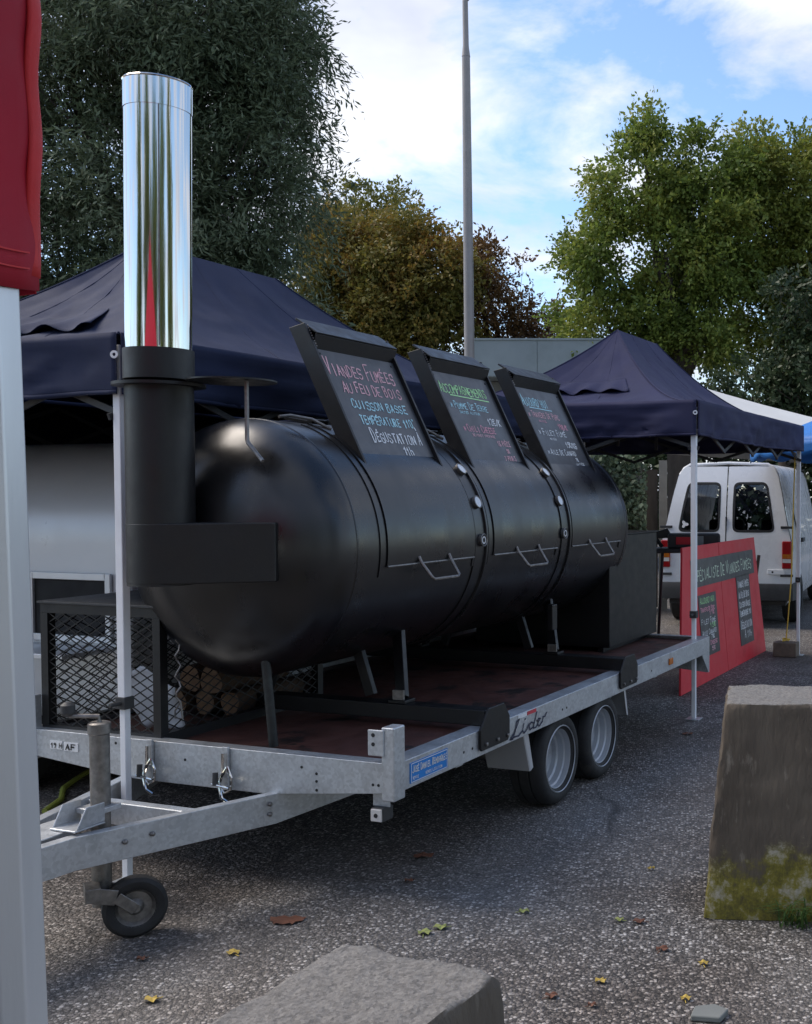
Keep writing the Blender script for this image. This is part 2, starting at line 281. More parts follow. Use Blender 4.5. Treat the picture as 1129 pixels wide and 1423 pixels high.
# ------------------------------------------------------------------ helpers
def V(*a): return Vector(a)
class MB:
    def __init__(s): s.v = []; s.f = []
    def quad(s, a, b, c, d):
        i = len(s.v); s.v += [Vector(a), Vector(b), Vector(c), Vector(d)]; s.f.append((i, i+1, i+2, i+3)); return s
    def poly(s, pts):
        i = len(s.v); s.v += [Vector(p) for p in pts]; s.f.append(tuple(range(i, i+len(pts)))); return s
    def extr(s, pts, vec):
        i = len(s.v); n = len(pts); vec = Vector(vec)
        s.v += [Vector(p) for p in pts] + [Vector(p)+vec for p in pts]
        s.f.append(tuple(range(i+n-1, i-1, -1))); s.f.append(tuple(range(i+n, i+2*n)))
        for k in range(n): j = (k+1) % n; s.f.append((i+k, i+j, i+n+j, i+n+k))
        return s
    def box(s, x0, x1, y0, y1, z0, z1):
        return s.extr([(x0, y0, z0), (x1, y0, z0), (x1, y1, z0), (x0, y1, z0)], (0, 0, z1-z0))
    def tube(s, pts, r, n=12, cap=True):
        pts = [Vector(p) for p in pts]; k = len(pts)
        rs = r if isinstance(r, (list, tuple)) else [r]*k
        i0 = len(s.v); up = None
        for q in range(k):
            d = (pts[min(q+1, k-1)]-pts[max(q-1, 0)]).normalized()
            if up is None: up = d.orthogonal().normalized()
            up = (up - d*up.dot(d))
            if up.length < 1e-5: up = d.orthogonal()
            up.normalize(); sd_ = d.cross(up)
            for m in range(n):
                a = 2*math.pi*m/n; s.v.append(pts[q] + (up*math.cos(a)+sd_*math.sin(a))*rs[q])
        for q in range(k-1):
            for m in range(n):
                a = i0+q*n+m; b = i0+q*n+(m+1) % n; s.f.append((a, b, b+n, a+n))
        if cap: s.f.append(tuple(range(i0+n-1, i0-1, -1))); s.f.append(tuple(range(i0+(k-1)*n, i0+k*n)))
        return s
    def bar(s, a, b, wd, hd, up=(0, 0, 1)):
        a = Vector(a); b = Vector(b); d = (b-a).normalized(); u = Vector(up); sd_ = d.cross(u).normalized(); u = sd_.cross(d)
        P = [a+sd_*wd/2*x+u*hd/2*y for x, y in ((-1, -1), (1, -1), (1, 1), (-1, 1))]
        return s.extr(P, b-a)
    def lathe(s, prof, o, ax, n=48, a0=0, a1=2*math.pi):
        o = Vector(o); ax = Vector(ax).normalized(); e1 = ax.orthogonal().normalized()
        if abs(ax.x) > .9: e1 = Vector((0, 0, 1))
        e2 = ax.cross(e1); i0 = len(s.v); full = abs(a1-a0-2*math.pi) < 1e-6; cnt = n if full else n+1
        for (h, r) in prof:
            for m in range(cnt):
                a = a0+(a1-a0)*m/n; s.v.append(o+ax*h+(e1*math.cos(a)+e2*math.sin(a))*max(r, 1e-4))
        for q in range(len(prof)-1):
            for m in range(n):
                x = i0+q*cnt+m; y = i0+q*cnt+((m+1) % cnt if full else m+1); s.f.append((x, y, y+cnt, x+cnt))
        return s
    def grid(s, fn, nu, nv):
        i0 = len(s.v)
        for j in range(nv+1):
            for i in range(nu+1): s.v.append(Vector(fn(i/nu, j/nv)))
        for j in range(nv):
            for i in range(nu):
                a = i0+j*(nu+1)+i; s.f.append((a, a+1, a+nu+2, a+nu+1))
        return s
    def build(s, name, m, parent=None, off=(0, 0, 0), smooth=35, bev=0, solid=0, merge=False):
        me = bpy.data.meshes.new(name); off = Vector(off)
        me.from_pydata([tuple(p-off) for p in s.v], [], s.f)
        bm = bmesh.new(); bm.from_mesh(me)
        if merge: bmesh.ops.remove_doubles(bm, verts=bm.verts, dist=1e-4)
        bmesh.ops.recalc_face_normals(bm, faces=bm.faces); bm.to_mesh(me); bm.free()
        me.materials.append(M[m] if isinstance(m, str) else m)
        if smooth:
            me.polygons.foreach_set('use_smooth', [True]*len(me.polygons)); me.set_sharp_from_angle(angle=R(smooth))
        o = bpy.data.objects.new(name, me); C.objects.link(o)
        if parent: o.parent = parent
        if bev:
            b = o.modifiers.new('bevel', 'BEVEL'); b.width = bev; b.segments = 2; b.limit_method = 'ANGLE'; b.angle_limit = R(40); b.harden_normals = True
        if solid:
            d = o.modifiers.new('solid', 'SOLIDIFY'); d.thickness = solid; d.offset = 0
        return o
def tag(o, label=None, cat=None, group=None, kind=None):
    for k, v in (('label', label), ('category', cat), ('group', group), ('kind', kind)):
        if v: o[k] = v
    return o
# trailer-aligned frame: s along the trailer (away to the right), t across it (away to the left), z up
PHI = math.atan(535/1500*math.cos(math.atan(47/1500))); ROT = math.pi/2-PHI; W1 = Vector((-.6035, 5.4725, 0))
AX = Vector((math.sin(PHI), math.cos(PHI), 0)); BX = Vector((-math.cos(PHI), math.sin(PHI), 0))
def T(s, t, z=0): return W1+AX*s+BX*t+Vector((0, 0, z))
class Thing:
    """an Empty at the base of the thing; parts are given in the frame of the trailer (or of the world)"""
    def __init__(s, name, label, cat, base, group=None, world=False, rot=None):
        s.base = Vector(base); s.o = bpy.data.objects.new(name, None); C.objects.link(s.o); s.o.empty_display_size = .1
        if world: s.o.location = s.base; s.o.rotation_euler = (0, 0, rot or 0); s.base = Vector((0, 0, 0)) if rot is not None else s.base
        else: s.o.location = T(*s.base); s.o.rotation_euler = (0, 0, ROT)
        tag(s.o, label, cat, group)
    def part(s, name, mb, m, parent=None, **k): return mb.build(name, m, parent or s.o, s.base, **k)
def solo(name, mb, m, label, cat, base, group=None, world=False, **k):
    o = mb.build(name, m, None, base, **k)
    o.location = Vector(base) if world else T(*base)
    if not world: o.rotation_euler = (0, 0, ROT)
    return tag(o, label, cat, group)

# stroke lettering for the hand-chalked boards
G = {'A': '002640;1232', 'B': '0006364534033442413000', 'C': '4536160501103041', 'D': '00062644422000', 'E': '46060040;0333', 'F': '460600;0333',
     'G': '45361605011030414323', 'H': '0006;4046;0343', 'I': '2026', 'J': '4641301001', 'K': '0006;460340', 'L': '060040', 'M': '0006234640', 'N': '00064046',
     'O': '160501103041453616', 'P': '00063645443303', 'Q': '160501103041453616;2240', 'R': '00063645443303;2340', 'S': '453616050413334241301001',
     'T': '0646;2620', 'U': '060110304146', 'V': '062046', 'W': '0610233046', 'X': '0046;0640', 'Y': '062346;2320', 'Z': '06460040',
     '1': '042620', '2': '05163645440040', '5': '460604344341301001', '7': '064610', '9': '4434140516364520', '0': '160501103041453616',
     'h': '0006;03334240', '€': '4536160501103041;0434;0232', '/': '0046', '*': '1145;1541;1343', '°': '0706171606', "'": '2625', '(': '362120', ')': '162120', '-': '1333',
     'É': '46060040;0333;2738', 'È': '46060040;0333;1827', 'À': '002640;1232;1827', '3': '0516364534233442413010'}
def write(mb, text, o, u, v, n, h, adv, wd, rnd=.35, first=1.0, seed=0):
    rg = random.Random(seed); o = Vector(o); u = Vector(u).normalized(); v = Vector(v).normalized(); n = Vector(n).normalized(); x = 0
    for i, ch in enumerate(text):
        g = G.get(ch); big = first if (i == 0 or text[i-1] == ' ') and ch.isalpha() else 1
        if g:
            dy = rg.uniform(-.08, .08)*h; sl = rg.uniform(-.02, .12); sx = rg.uniform(.8, 1.1)
            for st in g.split(';'):
                P = []
                for k in range(0, len(st)-1, 2):
                    px = (int(st[k])+rg.uniform(-rnd, rnd)*.7)/4*adv*.72*sx; py = (int(st[k+1])+rg.uniform(-rnd, rnd)*.7)/6*h*big+dy
                    P.append(o+u*(x+px+py*sl)+v*py)
                for a, b in zip(P, P[1:]):
                    d = b-a
                    if d.length < 1e-5: continue
                    d.normalize(); q = n.cross(d)*wd/2*rg.uniform(.75, 1.2); e = d*wd*.35
                    mb.quad(a-e-q, b+e-q, b+e+q, a-e+q)
        x += adv*(1 if ch != ' ' else .7)
    return mb
def stroke(mb, P, n, wd):
    n = Vector(n).normalized(); P = [Vector(p) for p in P]
    for a, b in zip(P, P[1:]):
        d = (b-a).normalized(); q = n.cross(d)*wd/2; mb.quad(a-d*wd*.3-q, b+d*wd*.3-q, b+d*wd*.3+q, a-d*wd*.3+q)
    return mb
def nz3(x, y, z): return noise.noise(Vector((x, y, z)))

# ------------------------------------------------------------------ ground
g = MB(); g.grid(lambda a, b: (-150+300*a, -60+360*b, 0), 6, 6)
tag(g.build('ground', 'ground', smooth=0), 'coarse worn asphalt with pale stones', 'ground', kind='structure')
del g

# ------------------------------------------------------------------ trailer
tr = Thing('flatbed_trailer', 'galvanised twin-axle flatbed trailer carrying the black smoker', 'trailer', (0, .92, 0))
S0, S1, T0, T1 = -1.46, 2.35, -.03, 1.87
dk = tr.part('deck', MB().box(S0+.03, S1-.02, T0+.075, T1-.075, .515, .538), 'deck', bev=.002)
def rail(t0, t1, face):
    m = MB(); z0, z1 = .452, .566
    # C profile: outer web, top lip and bottom lip
    o, i = (t0, t1) if face < 0 else (t1, t0)
    sg = 1 if face < 0 else -1
    pts = [(o, z0), (o, z1), (i, z1), (i, z1-.026), (o+sg*.006, z1-.026+.018), (o+sg*.006, z0+.006), (o+sg*.05, z0+.006), (o+sg*.05, z0)]
    m.extr([(S0+.02, a, b) for a, b in pts], (S1-S0-.02, 0, 0)); return m
r1 = tr.part('side_rail', rail(T0, T0+.09, -1), 'galv', bev=.003)
r2 = tr.part('side_rail', rail(T1-.09, T1, 1), 'galv', bev=.003)
# front beam, deeper in the middle
fb = MB(); n_ = 24
prof = lambda f: .452-.055*min(1, max(0, (0.5-abs(f-.5))*3.2))
lo = [(S0-.035, T0+.03+(T1-T0-.06)*i/n_, prof(i/n_)) for i in range(n_+1)]
hi = [(S0-.035, T0+.03+(T1-T0-.06)*i/n_, .566) for i in range(n_+1)]
fb.extr(lo+hi[::-1], (.006, 0, 0)); fb.box(S0-.0345, S0+.03, T0+.032, T1-.032, .560, .5655)
front = tr.part('front_beam', fb, 'galv', bev=.002, smooth=20)
rb = MB(); rb.box(S1, S1+.005, T0+.002, T1-.002, .44, .564); rb.box(S1-.05, S1+.004, T0+.003, T1-.003, .5605, .566)
tr.part('rear_beam', rb, 'galv', bev=.002)
# hanging gusset at the rear corner
gs = MB().extr([(S1-.16, T0+.002, .451), (S1+.004, T0+.002, .451), (S1+.004, T0+.002, .31), (S1-.015, T0+.002, .31)], (0, .005, 0))
gs.extr([(S1-.02, T0+.008, .31), (S1-.02, T0+.008, .45), (S1-.02, T0+.5, .45), (S1-.02, T0+.40, .34)], (.005, 0, 0))
tr.part('corner_gusset', gs, 'galv', bev=.001)
for t in (.35, 1.05, 1.5):
    tr.part('cross_member', MB().box(S0+.1, S1-.1, t, t+.05, .44, .513), 'galv')
for s in (-.9, .75, 1.5):
    tr.part('cross_member', MB().box(s, s+.06, T0+.1, T1-.1, .40, .4395), 'galv')
# bolt and hole rows
def bolts(parent, pts, ax, r=.007, m='worn', L_=.006):
    for p in pts: tr.part('bolt', MB().lathe([(0, r), (L_*.7, r), (L_, r*.6), (L_, 0)], p, ax, 8), m, parent)
bolts(front, [(S0-.035, t, z) for t, z in ((.40, .52), (.33, .50), (.33, .47), (.33, .435), (.07, .48), (.045, .48), (1.35, .54), (.98, .50))], (-1, 0, 0), .006, 'seal', .002)
bolts(r1, [(s, T0, .50) for s in (-1.0, -.93, -.05, .0, 1.2, -.33)], (0, -1, 0), .006, 'seal', .002)
# corner post with bracket
ps = MB().box(-1.52, -1.445, T0-.012, T0+.045, .428, .71)
tr.part('corner_post', ps, 'galv', bev=.006)
br = MB().box(-1.527, -1.52, T0+.03, T0+.10, .60, .70); po = tr.part('post_bracket', br, 'galv', bev=.004)
bolts(po, [(-1.527, T0+.075, .68), (-1.527, T0+.075, .645)], (-1, 0, 0), .008, 'seal', .002)
# second one on the hidden side
tr.part('corner_post', MB().box(-1.52, -1.445, T1-.045, T1+.012, .428, .71), 'galv', bev=.006)
# position lamp under the front beam
lp = tr.part('position_lamp', MB().box(-1.49, -1.42, .03, .085, .335, .39), 'plastic', bev=.006)
tr.part('lamp_lens', MB().box(-1.497, -1.488, .033, .082, .338, .387), 'white_lens', lp, bev=.004)
tr.part('lamp_bulb', MB().lathe([(0, .009), (.004, .007), (.005, 0)], (-1.497, .0575, .3625), (-1, 0, 0), 12), 'seal', lp)
tr.part('lamp_bracket', MB().box(-1.46, -1.455, .02, .095, .3895, .455), 'galv', lp)
# drawbar
def dbar(sgn):
    m = MB(); pts = []
    for s, dt, z0, z1 in ((-3.1, .06, .30, .415), (-2.2, .15, .30, .415), (-1.5, .40, .285, .405), (-1.1, .54, .33, .40), (-.6, .62, .395, .40)):
        pts.append((s, .92+sgn*dt, z0, z1))
    web = .045
    i0 = len(m.v)
    for s, t, z0, z1 in pts:
        for q in ((t-sgn*web, z0), (t, z0), (t, z1), (t-sgn*web, z1)): m.v.append(Vector((s, q[0], q[1])))
    for k in range(len(pts)-1):
        for j in range(4):
            a = i0+k*4+j; b = i0+k*4+(j+1) % 4; m.f.append((a, b, b+4, a+4))
    m.f.append((i0, i0+1, i0+2, i0+3)); e = i0+4*(len(pts)-1); m.f.append((e+3, e+2, e+1, e)); return m
d1 = tr.part('drawbar_beam', dbar(-1), 'galv', bev=.003, smooth=15)
d2 = tr.part('drawbar_beam', dbar(1), 'galv', bev=.003, smooth=15)
def dbt(s): return .92-(.06+.09*(s+3.1)/.9 if s < -2.2 else .15+.25*(s+2.2)/.7)
bolts(d1, [(s, dbt(s)-.001, z) for s, z in ((-2.05, .36), (-1.96, .365), (-1.53, .37), (-1.53, .33), (-1.2, .37))], (.3, -1, 0), .009, 'worn', .012)
tr.part('drawbar_crosspiece', MB().box(-1.80, -1.794, .66, 1.18, .315, .40).box(-1.7935, -1.75, .66, 1.18, .394, .3995), 'galv', bev=.002)
tr.part('drawbar_plate', MB().box(-2.55, -2.0, .84, 1.0, .416, .422), 'galv', bev=.002)
tr.part('coupling', MB().tube([(-3.5, .92, .37), (-2.9, .92, .37)], [.05, .06], 14).box(-3.62, -3.45, .87, .97, .35, .44), 'plastic', bev=.01)
# jockey wheel with jack tube
jx, jy = -2.03, .845
jt = tr.part('jack_tube', MB().lathe([(0, .0), (0, .033), (.62, .033), (.625, .038), (.66, .038), (.665, .03), (.665, 0)], (jx, jy, .11), (0, 0, 1), 28), 'worn')
tr.part('jack_bracket', MB().box(jx-.16, jx-.034, jy-.06, jy+.06, .424, .431).extr([(jx-.15, jy-.058, .4315), (jx-.034, jy-.058, .4315), (jx-.034, jy-.058, .50), (jx-.11, jy-.058, .50)], (0, .006, 0)).extr([(jx-.15, jy+.052, .4315), (jx-.034, jy+.052, .4315), (jx-.034, jy+.052, .50), (jx-.11, jy+.052, .50)], (0, .006, 0)).box(jx-.06, jx+.045, jy-.05, jy+.05, .455, .475), 'galv', jt, bev=.003)
cr = tr.part('crank', MB().tube([(jx, jy, .775), (jx, jy, .795), (jx-.05, jy+.08, .80), (jx-.055, jy+.085, .805)], .008, 8), 'worn', jt)
tr.part('crank_knob', MB().lathe([(0, 0), (0, .014), (.012, .024), (.04, .024), (.05, .012), (.05, 0)], (jx-.055, jy+.085, .80), (0, 0, 1), 14), 'plastic', jt)
wc = V(-1.99, .735, .108); ja = V(.86, .51, 0).normalized(); jr = V(-ja.y, ja.x, 0)   # axle direction ~ facing the camera
jaxle = V(-.62, -.78, 0).normalized()
jw = tr.part('jockey_wheel', MB().lathe([(-.028, .066), (-.034, .075), (-.034, .095), (-.022, .107), (.022, .107), (.034, .095), (.034, .075), (.028, .066)], wc, jaxle, 36), 'rubber')
tr.part('wheel_rim', MB().lathe([(-.03, .014), (-.012, .03), (-.012, .055), (-.03, .069), (-.026, .071), (.026, .071), (.03, .069), (.012, .055), (.012, .03), (.03, .014)], wc, jaxle, 32), 'worn', jw)
tr.part('hub', MB().lathe([(-.04, 0), (-.04, .014), (.04, .014), (.04, 0)], wc, jaxle, 14), 'worn', jw)
fk = MB(); a_ = wc+V(-.78, .62, 0)*.135+V(0, 0, .075)
for sg in (-1, 1):
    o_ = jaxle*.045*sg
    fk.bar(a_+o_, wc.lerp(a_, .45)+o_+V(0, 0, .02), .006, .055); fk.bar(wc.lerp(a_, .45)+o_+V(0, 0, .02), wc+o_, .007, .04)
fk.bar(a_-jaxle*.05, a_+jaxle*.05, .05, .05)
tr.part('wheel_fork', fk, 'worn', bev=.003)
# wheels
wheel = None
def make_wheel(s, t, sg):
    ty = MB().lathe([(.02, .150), (.005, .170), (0, .195), (.008, .218), (.028, .232), (.06, .2345), (.06, .229), (.068, .229), (.068, .2355), (.12, .2355), (.12, .229), (.128, .229), (.128, .2345), (.165, .232), (.182, .218), (.19, .195), (.18, .160), (.17, .150)], (s, t, .2355), (0, sg, 0), 56)
    o = tr.part('wheel', ty, 'rubber', smooth=50)
    tr.part('rim', MB().lathe([(.004, .164), (.000, .167), (.004, .171), (.018, .158), (.024, .148), (.05, .146), (.056, .138), (.085, .134), (.092, .124), (.115, .121), (.12, .105), (.124, .07), (.115, .055), (.112, .03), (.112, 0)], (s, t, .2355), (0, sg, 0), 56), 'rim', o, smooth=40)
    for k in range(4):
        a = k*math.pi/2+.4; tr.part('wheel_nut', MB().lathe([(.104, 0), (.104, .008), (.124, .009)], (s+.062*math.cos(a), t, .2355+.062*math.sin(a)), (0, sg, 0), 6), 'worn', o)
    tr.part('valve', MB().tube([(s-.115, t+sg*.055, .19), (s-.105, t+sg*.03, .192)], .005, 8), 'seal', o)
for t, sg in ((0, 1), (1.84, -1)):
    for s in (0, .545): make_wheel(s, t, sg)
for s in (0, .545): tr.part('axle', MB().tube([(s, .12, .235), (s, 1.72, .235)], .035, 14), 'worn')
tr.part('suspension_arm', MB().box(-.25, .8, .24, .30, .30, .40), 'galv'); tr.part('suspension_arm', MB().box(-.25, .8, 1.54, 1.60, .30, .40), 'galv')
# mudguard flaps
for t0, t1 in ((.01, .24), (1.60, 1.83)):
    m = MB().extr([(-.40, t0, .45), (-.33, t0, .25), (-.325, t0, .252), (-.395, t0, .45)], (0, t1-t0, 0))
    m.extr([(-.395, t0-.002, .45), (-.325, t0-.002, .25), (-.295, t0-.002, .262), (-.35, t0-.002, .45)], (0, .003, 0)); tr.part('mudguard', m, 'alu', bev=.001)
    m = MB().extr([(.86, t0, .45), (.91, t0, .28), (.915, t0, .282), (.868, t0, .45)], (0, t1-t0, 0))
    m.extr([(.845, t0-.002, .45), (.892, t0-.002, .285), (.915, t0-.002, .278), (.868, t0-.002, .45)], (0, .003, 0)); tr.part('mudguard', m, 'alu', bev=.001)
# marker, stickers and lettering on the rail
tr.part('side_marker', MB().box(1.50, 1.57, T0-.009, T0-.0005, .488, .53), 'amber', r1, bev=.004)
st = tr.part('sticker', MB().box(-1.40, -1.13, T0-.0025, T0-.0005, .468, .548), 'sticker_blue', r1)
tx = MB(); n_out = V(0, -1, 0)
write(tx, 'JOSÉ DANIEL REMORQUES', (-1.385, T0-.004, .508), (1, 0, 0), (0, 0, 1), n_out, .022, .0122, .0035, .15, 1.25, 3)
for k in range(2): write(tx, ('05 55 92 10 21', 'VENTE LOCATION')[k] if k == 1 else 'VENTE', (-1.385+.09*k, T0-.004, .481), (1, 0, 0), (0, 0, 1), n_out, .011, .009, .002, .15, 1, 5+k)
for z in (.472, .544): stroke(tx, [(-1.393, T0-.004, z), (-1.137, T0-.004, z)], n_out, .003)
for s in (-1.393, -1.137): stroke(tx, [(s, T0-.004, .472), (s, T0-.004, .544)], n_out, .003)
tr.part('sticker_lettering', tx, 'sticker_white', r1, smooth=0)
tx = MB()
def script(P): stroke(tx, [(-.60+x*.37, T0-.003, .462+y*.082) for x, y in P], n_out, .0075)
script([(.02, .12), (.1, .3), (.2, .75), (.24, 1.0), (.17, .9), (.13, .4), (.07, .02), (0, .05), (.1, .1), (.22, .06), (.33, .25)])
script([(.36, .62), (.33, .25), (.36, .08), (.44, .2), (.5, .5)]); script([(.39, .85), (.41, .87)])
script([(.72, 1.0), (.66, .5), (.62, .2), (.53, .12), (.5, .35), (.56, .52), (.64, .42), (.62, .12), (.7, .12)])
script([(.7, .12), (.76, .35), (.82, .52), (.77, .55), (.74, .2), (.79, .1), (.88, .3), (.9, .55), (.95, .52), (1.0, .72)])
tr.part('maker_lettering', tx, 'ink', r1, smooth=0)
tr.part('sticker', MB().box(-.43, -.34, T0-.002, T0-.0003, .545, .562), 'sticker_red', r1)
tr.part('sticker', MB().box(-.52, -.435, T0-.002, T0-.0003, .545, .561), 'sticker_white', r1)
pl = tr.part('type_plate', MB().box(S0-.038, S0-.0355, 1.56, 1.64, .485, .522).box(S0-.038, S0-.0355, 1.65, 1.72, .488, .524), 'sticker_white', front)
tx = MB()
write(tx, 'AF', (S0-.0395, 1.628, .492), (0, -1, 0), (0, 0, 1), (-1, 0, 0), .022, .03, .006, .1, 1, 3); write(tx, '19 H', (S0-.0395, 1.712, .494), (0, -1, 0), (0, 0, 1), (-1, 0, 0), .02, .017, .004, .1, 1, 4)
tr.part('plate_lettering', tx, 'seal', front, smooth=0)
# two over-centre latches on the front beam
for t in (1.155, .763):
    lt = tr.part('spring_latch', MB().box(S0-.05, S0-.037, t-.014, t+.014, .47, .573).box(S0-.055, S0-.036, t-.02, t+.02, .40, .47), 'galv', bev=.002)
    pth = [(S0-.07, t-.03, .50), (S0-.075, t-.055, .46), (S0-.07, t-.045, .41), (S0-.065, t-.01, .39), (S0-.07, t+.012, .42), (S0-.075, t-.012, .47), (S0-.07, t-.03, .50)]
    tr.part('latch_spring', MB().tube(pth, .0055, 8), 'steel', lt)
    tr.part('latch_hook', MB().tube([(S0-.06, t+.0, .55), (S0-.062, t, .47), (S0-.075, t+.01, .43), (S0-.08, t-.01, .375), (S0-.07, t-.035, .355)], .0065, 8), 'steel', lt)
    tr.part('latch_grip', MB().tube([(S0-.08, t+.02, .475), (S0-.085, t+.018, .425)], .011, 8), 'plastic', lt)
    tr.part('latch_pin', MB().tube([(S0-.085, t+.035, .43), (S0-.085, t-.05, .42)], .005, 8), 'steel', lt)

# ------------------------------------------------------------------ smoker
TC, ZC, RT, SA, SB, ED = .893, 1.358, .554, -1.207, 1.679, .341
sm = Thing('barbecue_smoker', 'large black barrel smoker with tall steel chimney and three chalkboards', 'smoker', (.2, TC, .54))
prof = [(SA-ED*math.cos(a), RT*math.sin(a)) for a in np.linspace(0, math.pi/2, 22)] + [(SB+ED*math.sin(a), RT*math.cos(a)) for a in np.linspace(0, math.pi/2, 18)]
tank = sm.part('tank', MB().lathe(prof, (0, TC, ZC), (1, 0, 0), 112), 'tank', smooth=60)
def surf(s, ang, r=RT): return V(s, TC-r*math.cos(R(ang)), ZC+r*math.sin(R(ang)))
def norm(ang): return V(0, -math.cos(R(ang)), math.sin(R(ang)))
def band(s0, s1, h): return MB().lathe([(s0, RT-.003), (s0, RT+h), (s1, RT+h), (s1, RT-.003)], (0, TC, ZC), (1, 0, 0), 112)
for s in (SA, SB): sm.part('weld_seam', MB().lathe([(s-.008, RT-.001), (s-.003, RT+.003), (s+.003, RT+.003), (s+.008, RT-.001)], (0, TC, ZC), (1, 0, 0), 112), 'tank', tank, smooth=60)
for s in (-.186, .788):
    sm.part('reinforcing_band', band(s-.085, s+.005, .006), 'tank', tank, smooth=40)
    sm.part('reinforcing_band', MB().lathe([(s+.0055, RT-.002), (s+.008, RT+.016), (s+.024, RT+.016), (s+.028, RT-.002)], (0, TC, ZC), (1, 0, 0), 112), 'tank', tank, smooth=40)
for s, ds in ((-.186, -.03), (.788, -.07)):
    for ang in (38.5, 19.4, 0):
        n0 = norm(ang); p0 = surf(s+ds, ang, RT+.004)
        gg = sm.part('thermometer', MB().lathe([(0, .0), (0, .031), (.018, .033), (.02, .030), (.016, .027)], p0, n0, 24), 'worn')
        sm.part('dial', MB().lathe([(.0165, .0275), (.0165, 0)], p0, n0, 24), 'gauge_face' if ang > 5 else 'seal', gg)
        if ang < 5:
            sm.part('dial_ring', MB().lathe([(.017, .019), (.017, .013)], p0, n0, 20), 'gauge_face', gg)
BL = [(-1.011, -.291), (-.092, .637), (.835, 1.569)]
FR = [(-.985, -.370), (-.069, .546), (.842, 1.475)]
def arc_panel(s0, s1, a0, a1, r0, r1, n=24):
    m = MB(); P = []
    for k in range(n+1):
        a = a0+(a1-a0)*k/n; P.append((surf(0, a, r0), surf(0, a, r1)))
    loop = [p[1] for p in P]+[p[0] for p in P[::-1]]
    i0 = len(m.v)
    for s in (s0, s1):
        for p, q in P: m.v.append(V(s, p.y, p.z)); m.v.append(V(s, q.y, q.z))
    st_ = 2*(n+1)
    for k in range(n):
        a = i0+2*k
        m.f += [(a+1, a+3, a+3+st_, a+1+st_), (a, a+st_, a+2+st_, a+2), (a, a+2, a+3, a+1), (a+st_, a+1+st_, a+3+st_, a+2+st_)]
    m.f += [(i0, i0+1, i0+1+st_, i0+st_), (i0+2*n, i0+2*n+st_, i0+2*n+1+st_, i0+2*n+1)]
    return m
UB = V(0, .447, .894).normalized(); NB = V(0, -.894, .447).normalized()
texts = [
 [('VIANDES FUMÉES', .02, .405, .056, .0405, 'pink', 1.6), ('AU FEU DE BOIS', .085, .325, .048, .037, 'pink', 1.15), ('CUISSON BASSE', .10, .242, .040, .0365, 'blue', 1.1), ('TEMPÉRATURE 110°', .115, .165, .040, .0305, 'blue', 1.1), ('DÉGUSTATION À', .15, .075, .046, .0335, 'white', 1.5), ('11h', .36, .012, .044, .028, 'white', 1)],
 [('ACCOMPAGNEMENTS', .03, .410, .050, .0345, 'green', 1.3), ('* POMME DE TERRE', .06, .318, .034, .028, 'blue', 1.3), ('SAUTÉE AU FOUR', .13, .290, .014, .017, 'blue', 1), ('12€/K', .40, .235, .040, .031, 'white', 1), ('* CHILI CHEESE', .09, .180, .034, .0275, 'red', 1.3), ('BEIGNET FROMAGE', .16, .152, .014, .0175, 'pink', 1), ('1€ PIÈCE', .40, .105, .030, .0205, 'pink', 1), ('5€', .47, .062, .022, .018, 'pink', 1), ('7 POUR 5', .41, .014, .026, .0185, 'pink', 1)],
 [("AUJOURD'HUI", .03, .410, .052, .0335, 'blue', 1.4), ('* TRAVERS DE PORC', .04, .330, .034, .0285, 'pink', 1.25), ('AU MIEL', .15, .300, .014, .017, 'red', 1), ('19€/K', .40, .262, .036, .028, 'red', 1), ('* FILET FUMÉ', .07, .208, .034, .036, 'white', 1.3), ('MAISON', .19, .178, .014, .016, 'white', 1), ('15€/KG', .39, .130, .038, .027, 'white', 1), ('* AILE DE CANARD', .07, .074, .030, .0285, 'white', 1.3), ('7€', .44, .036, .022, .02, 'white', 1), ('LA PIÈCE', .42, .008, .016, .016, 'white', 1)]]
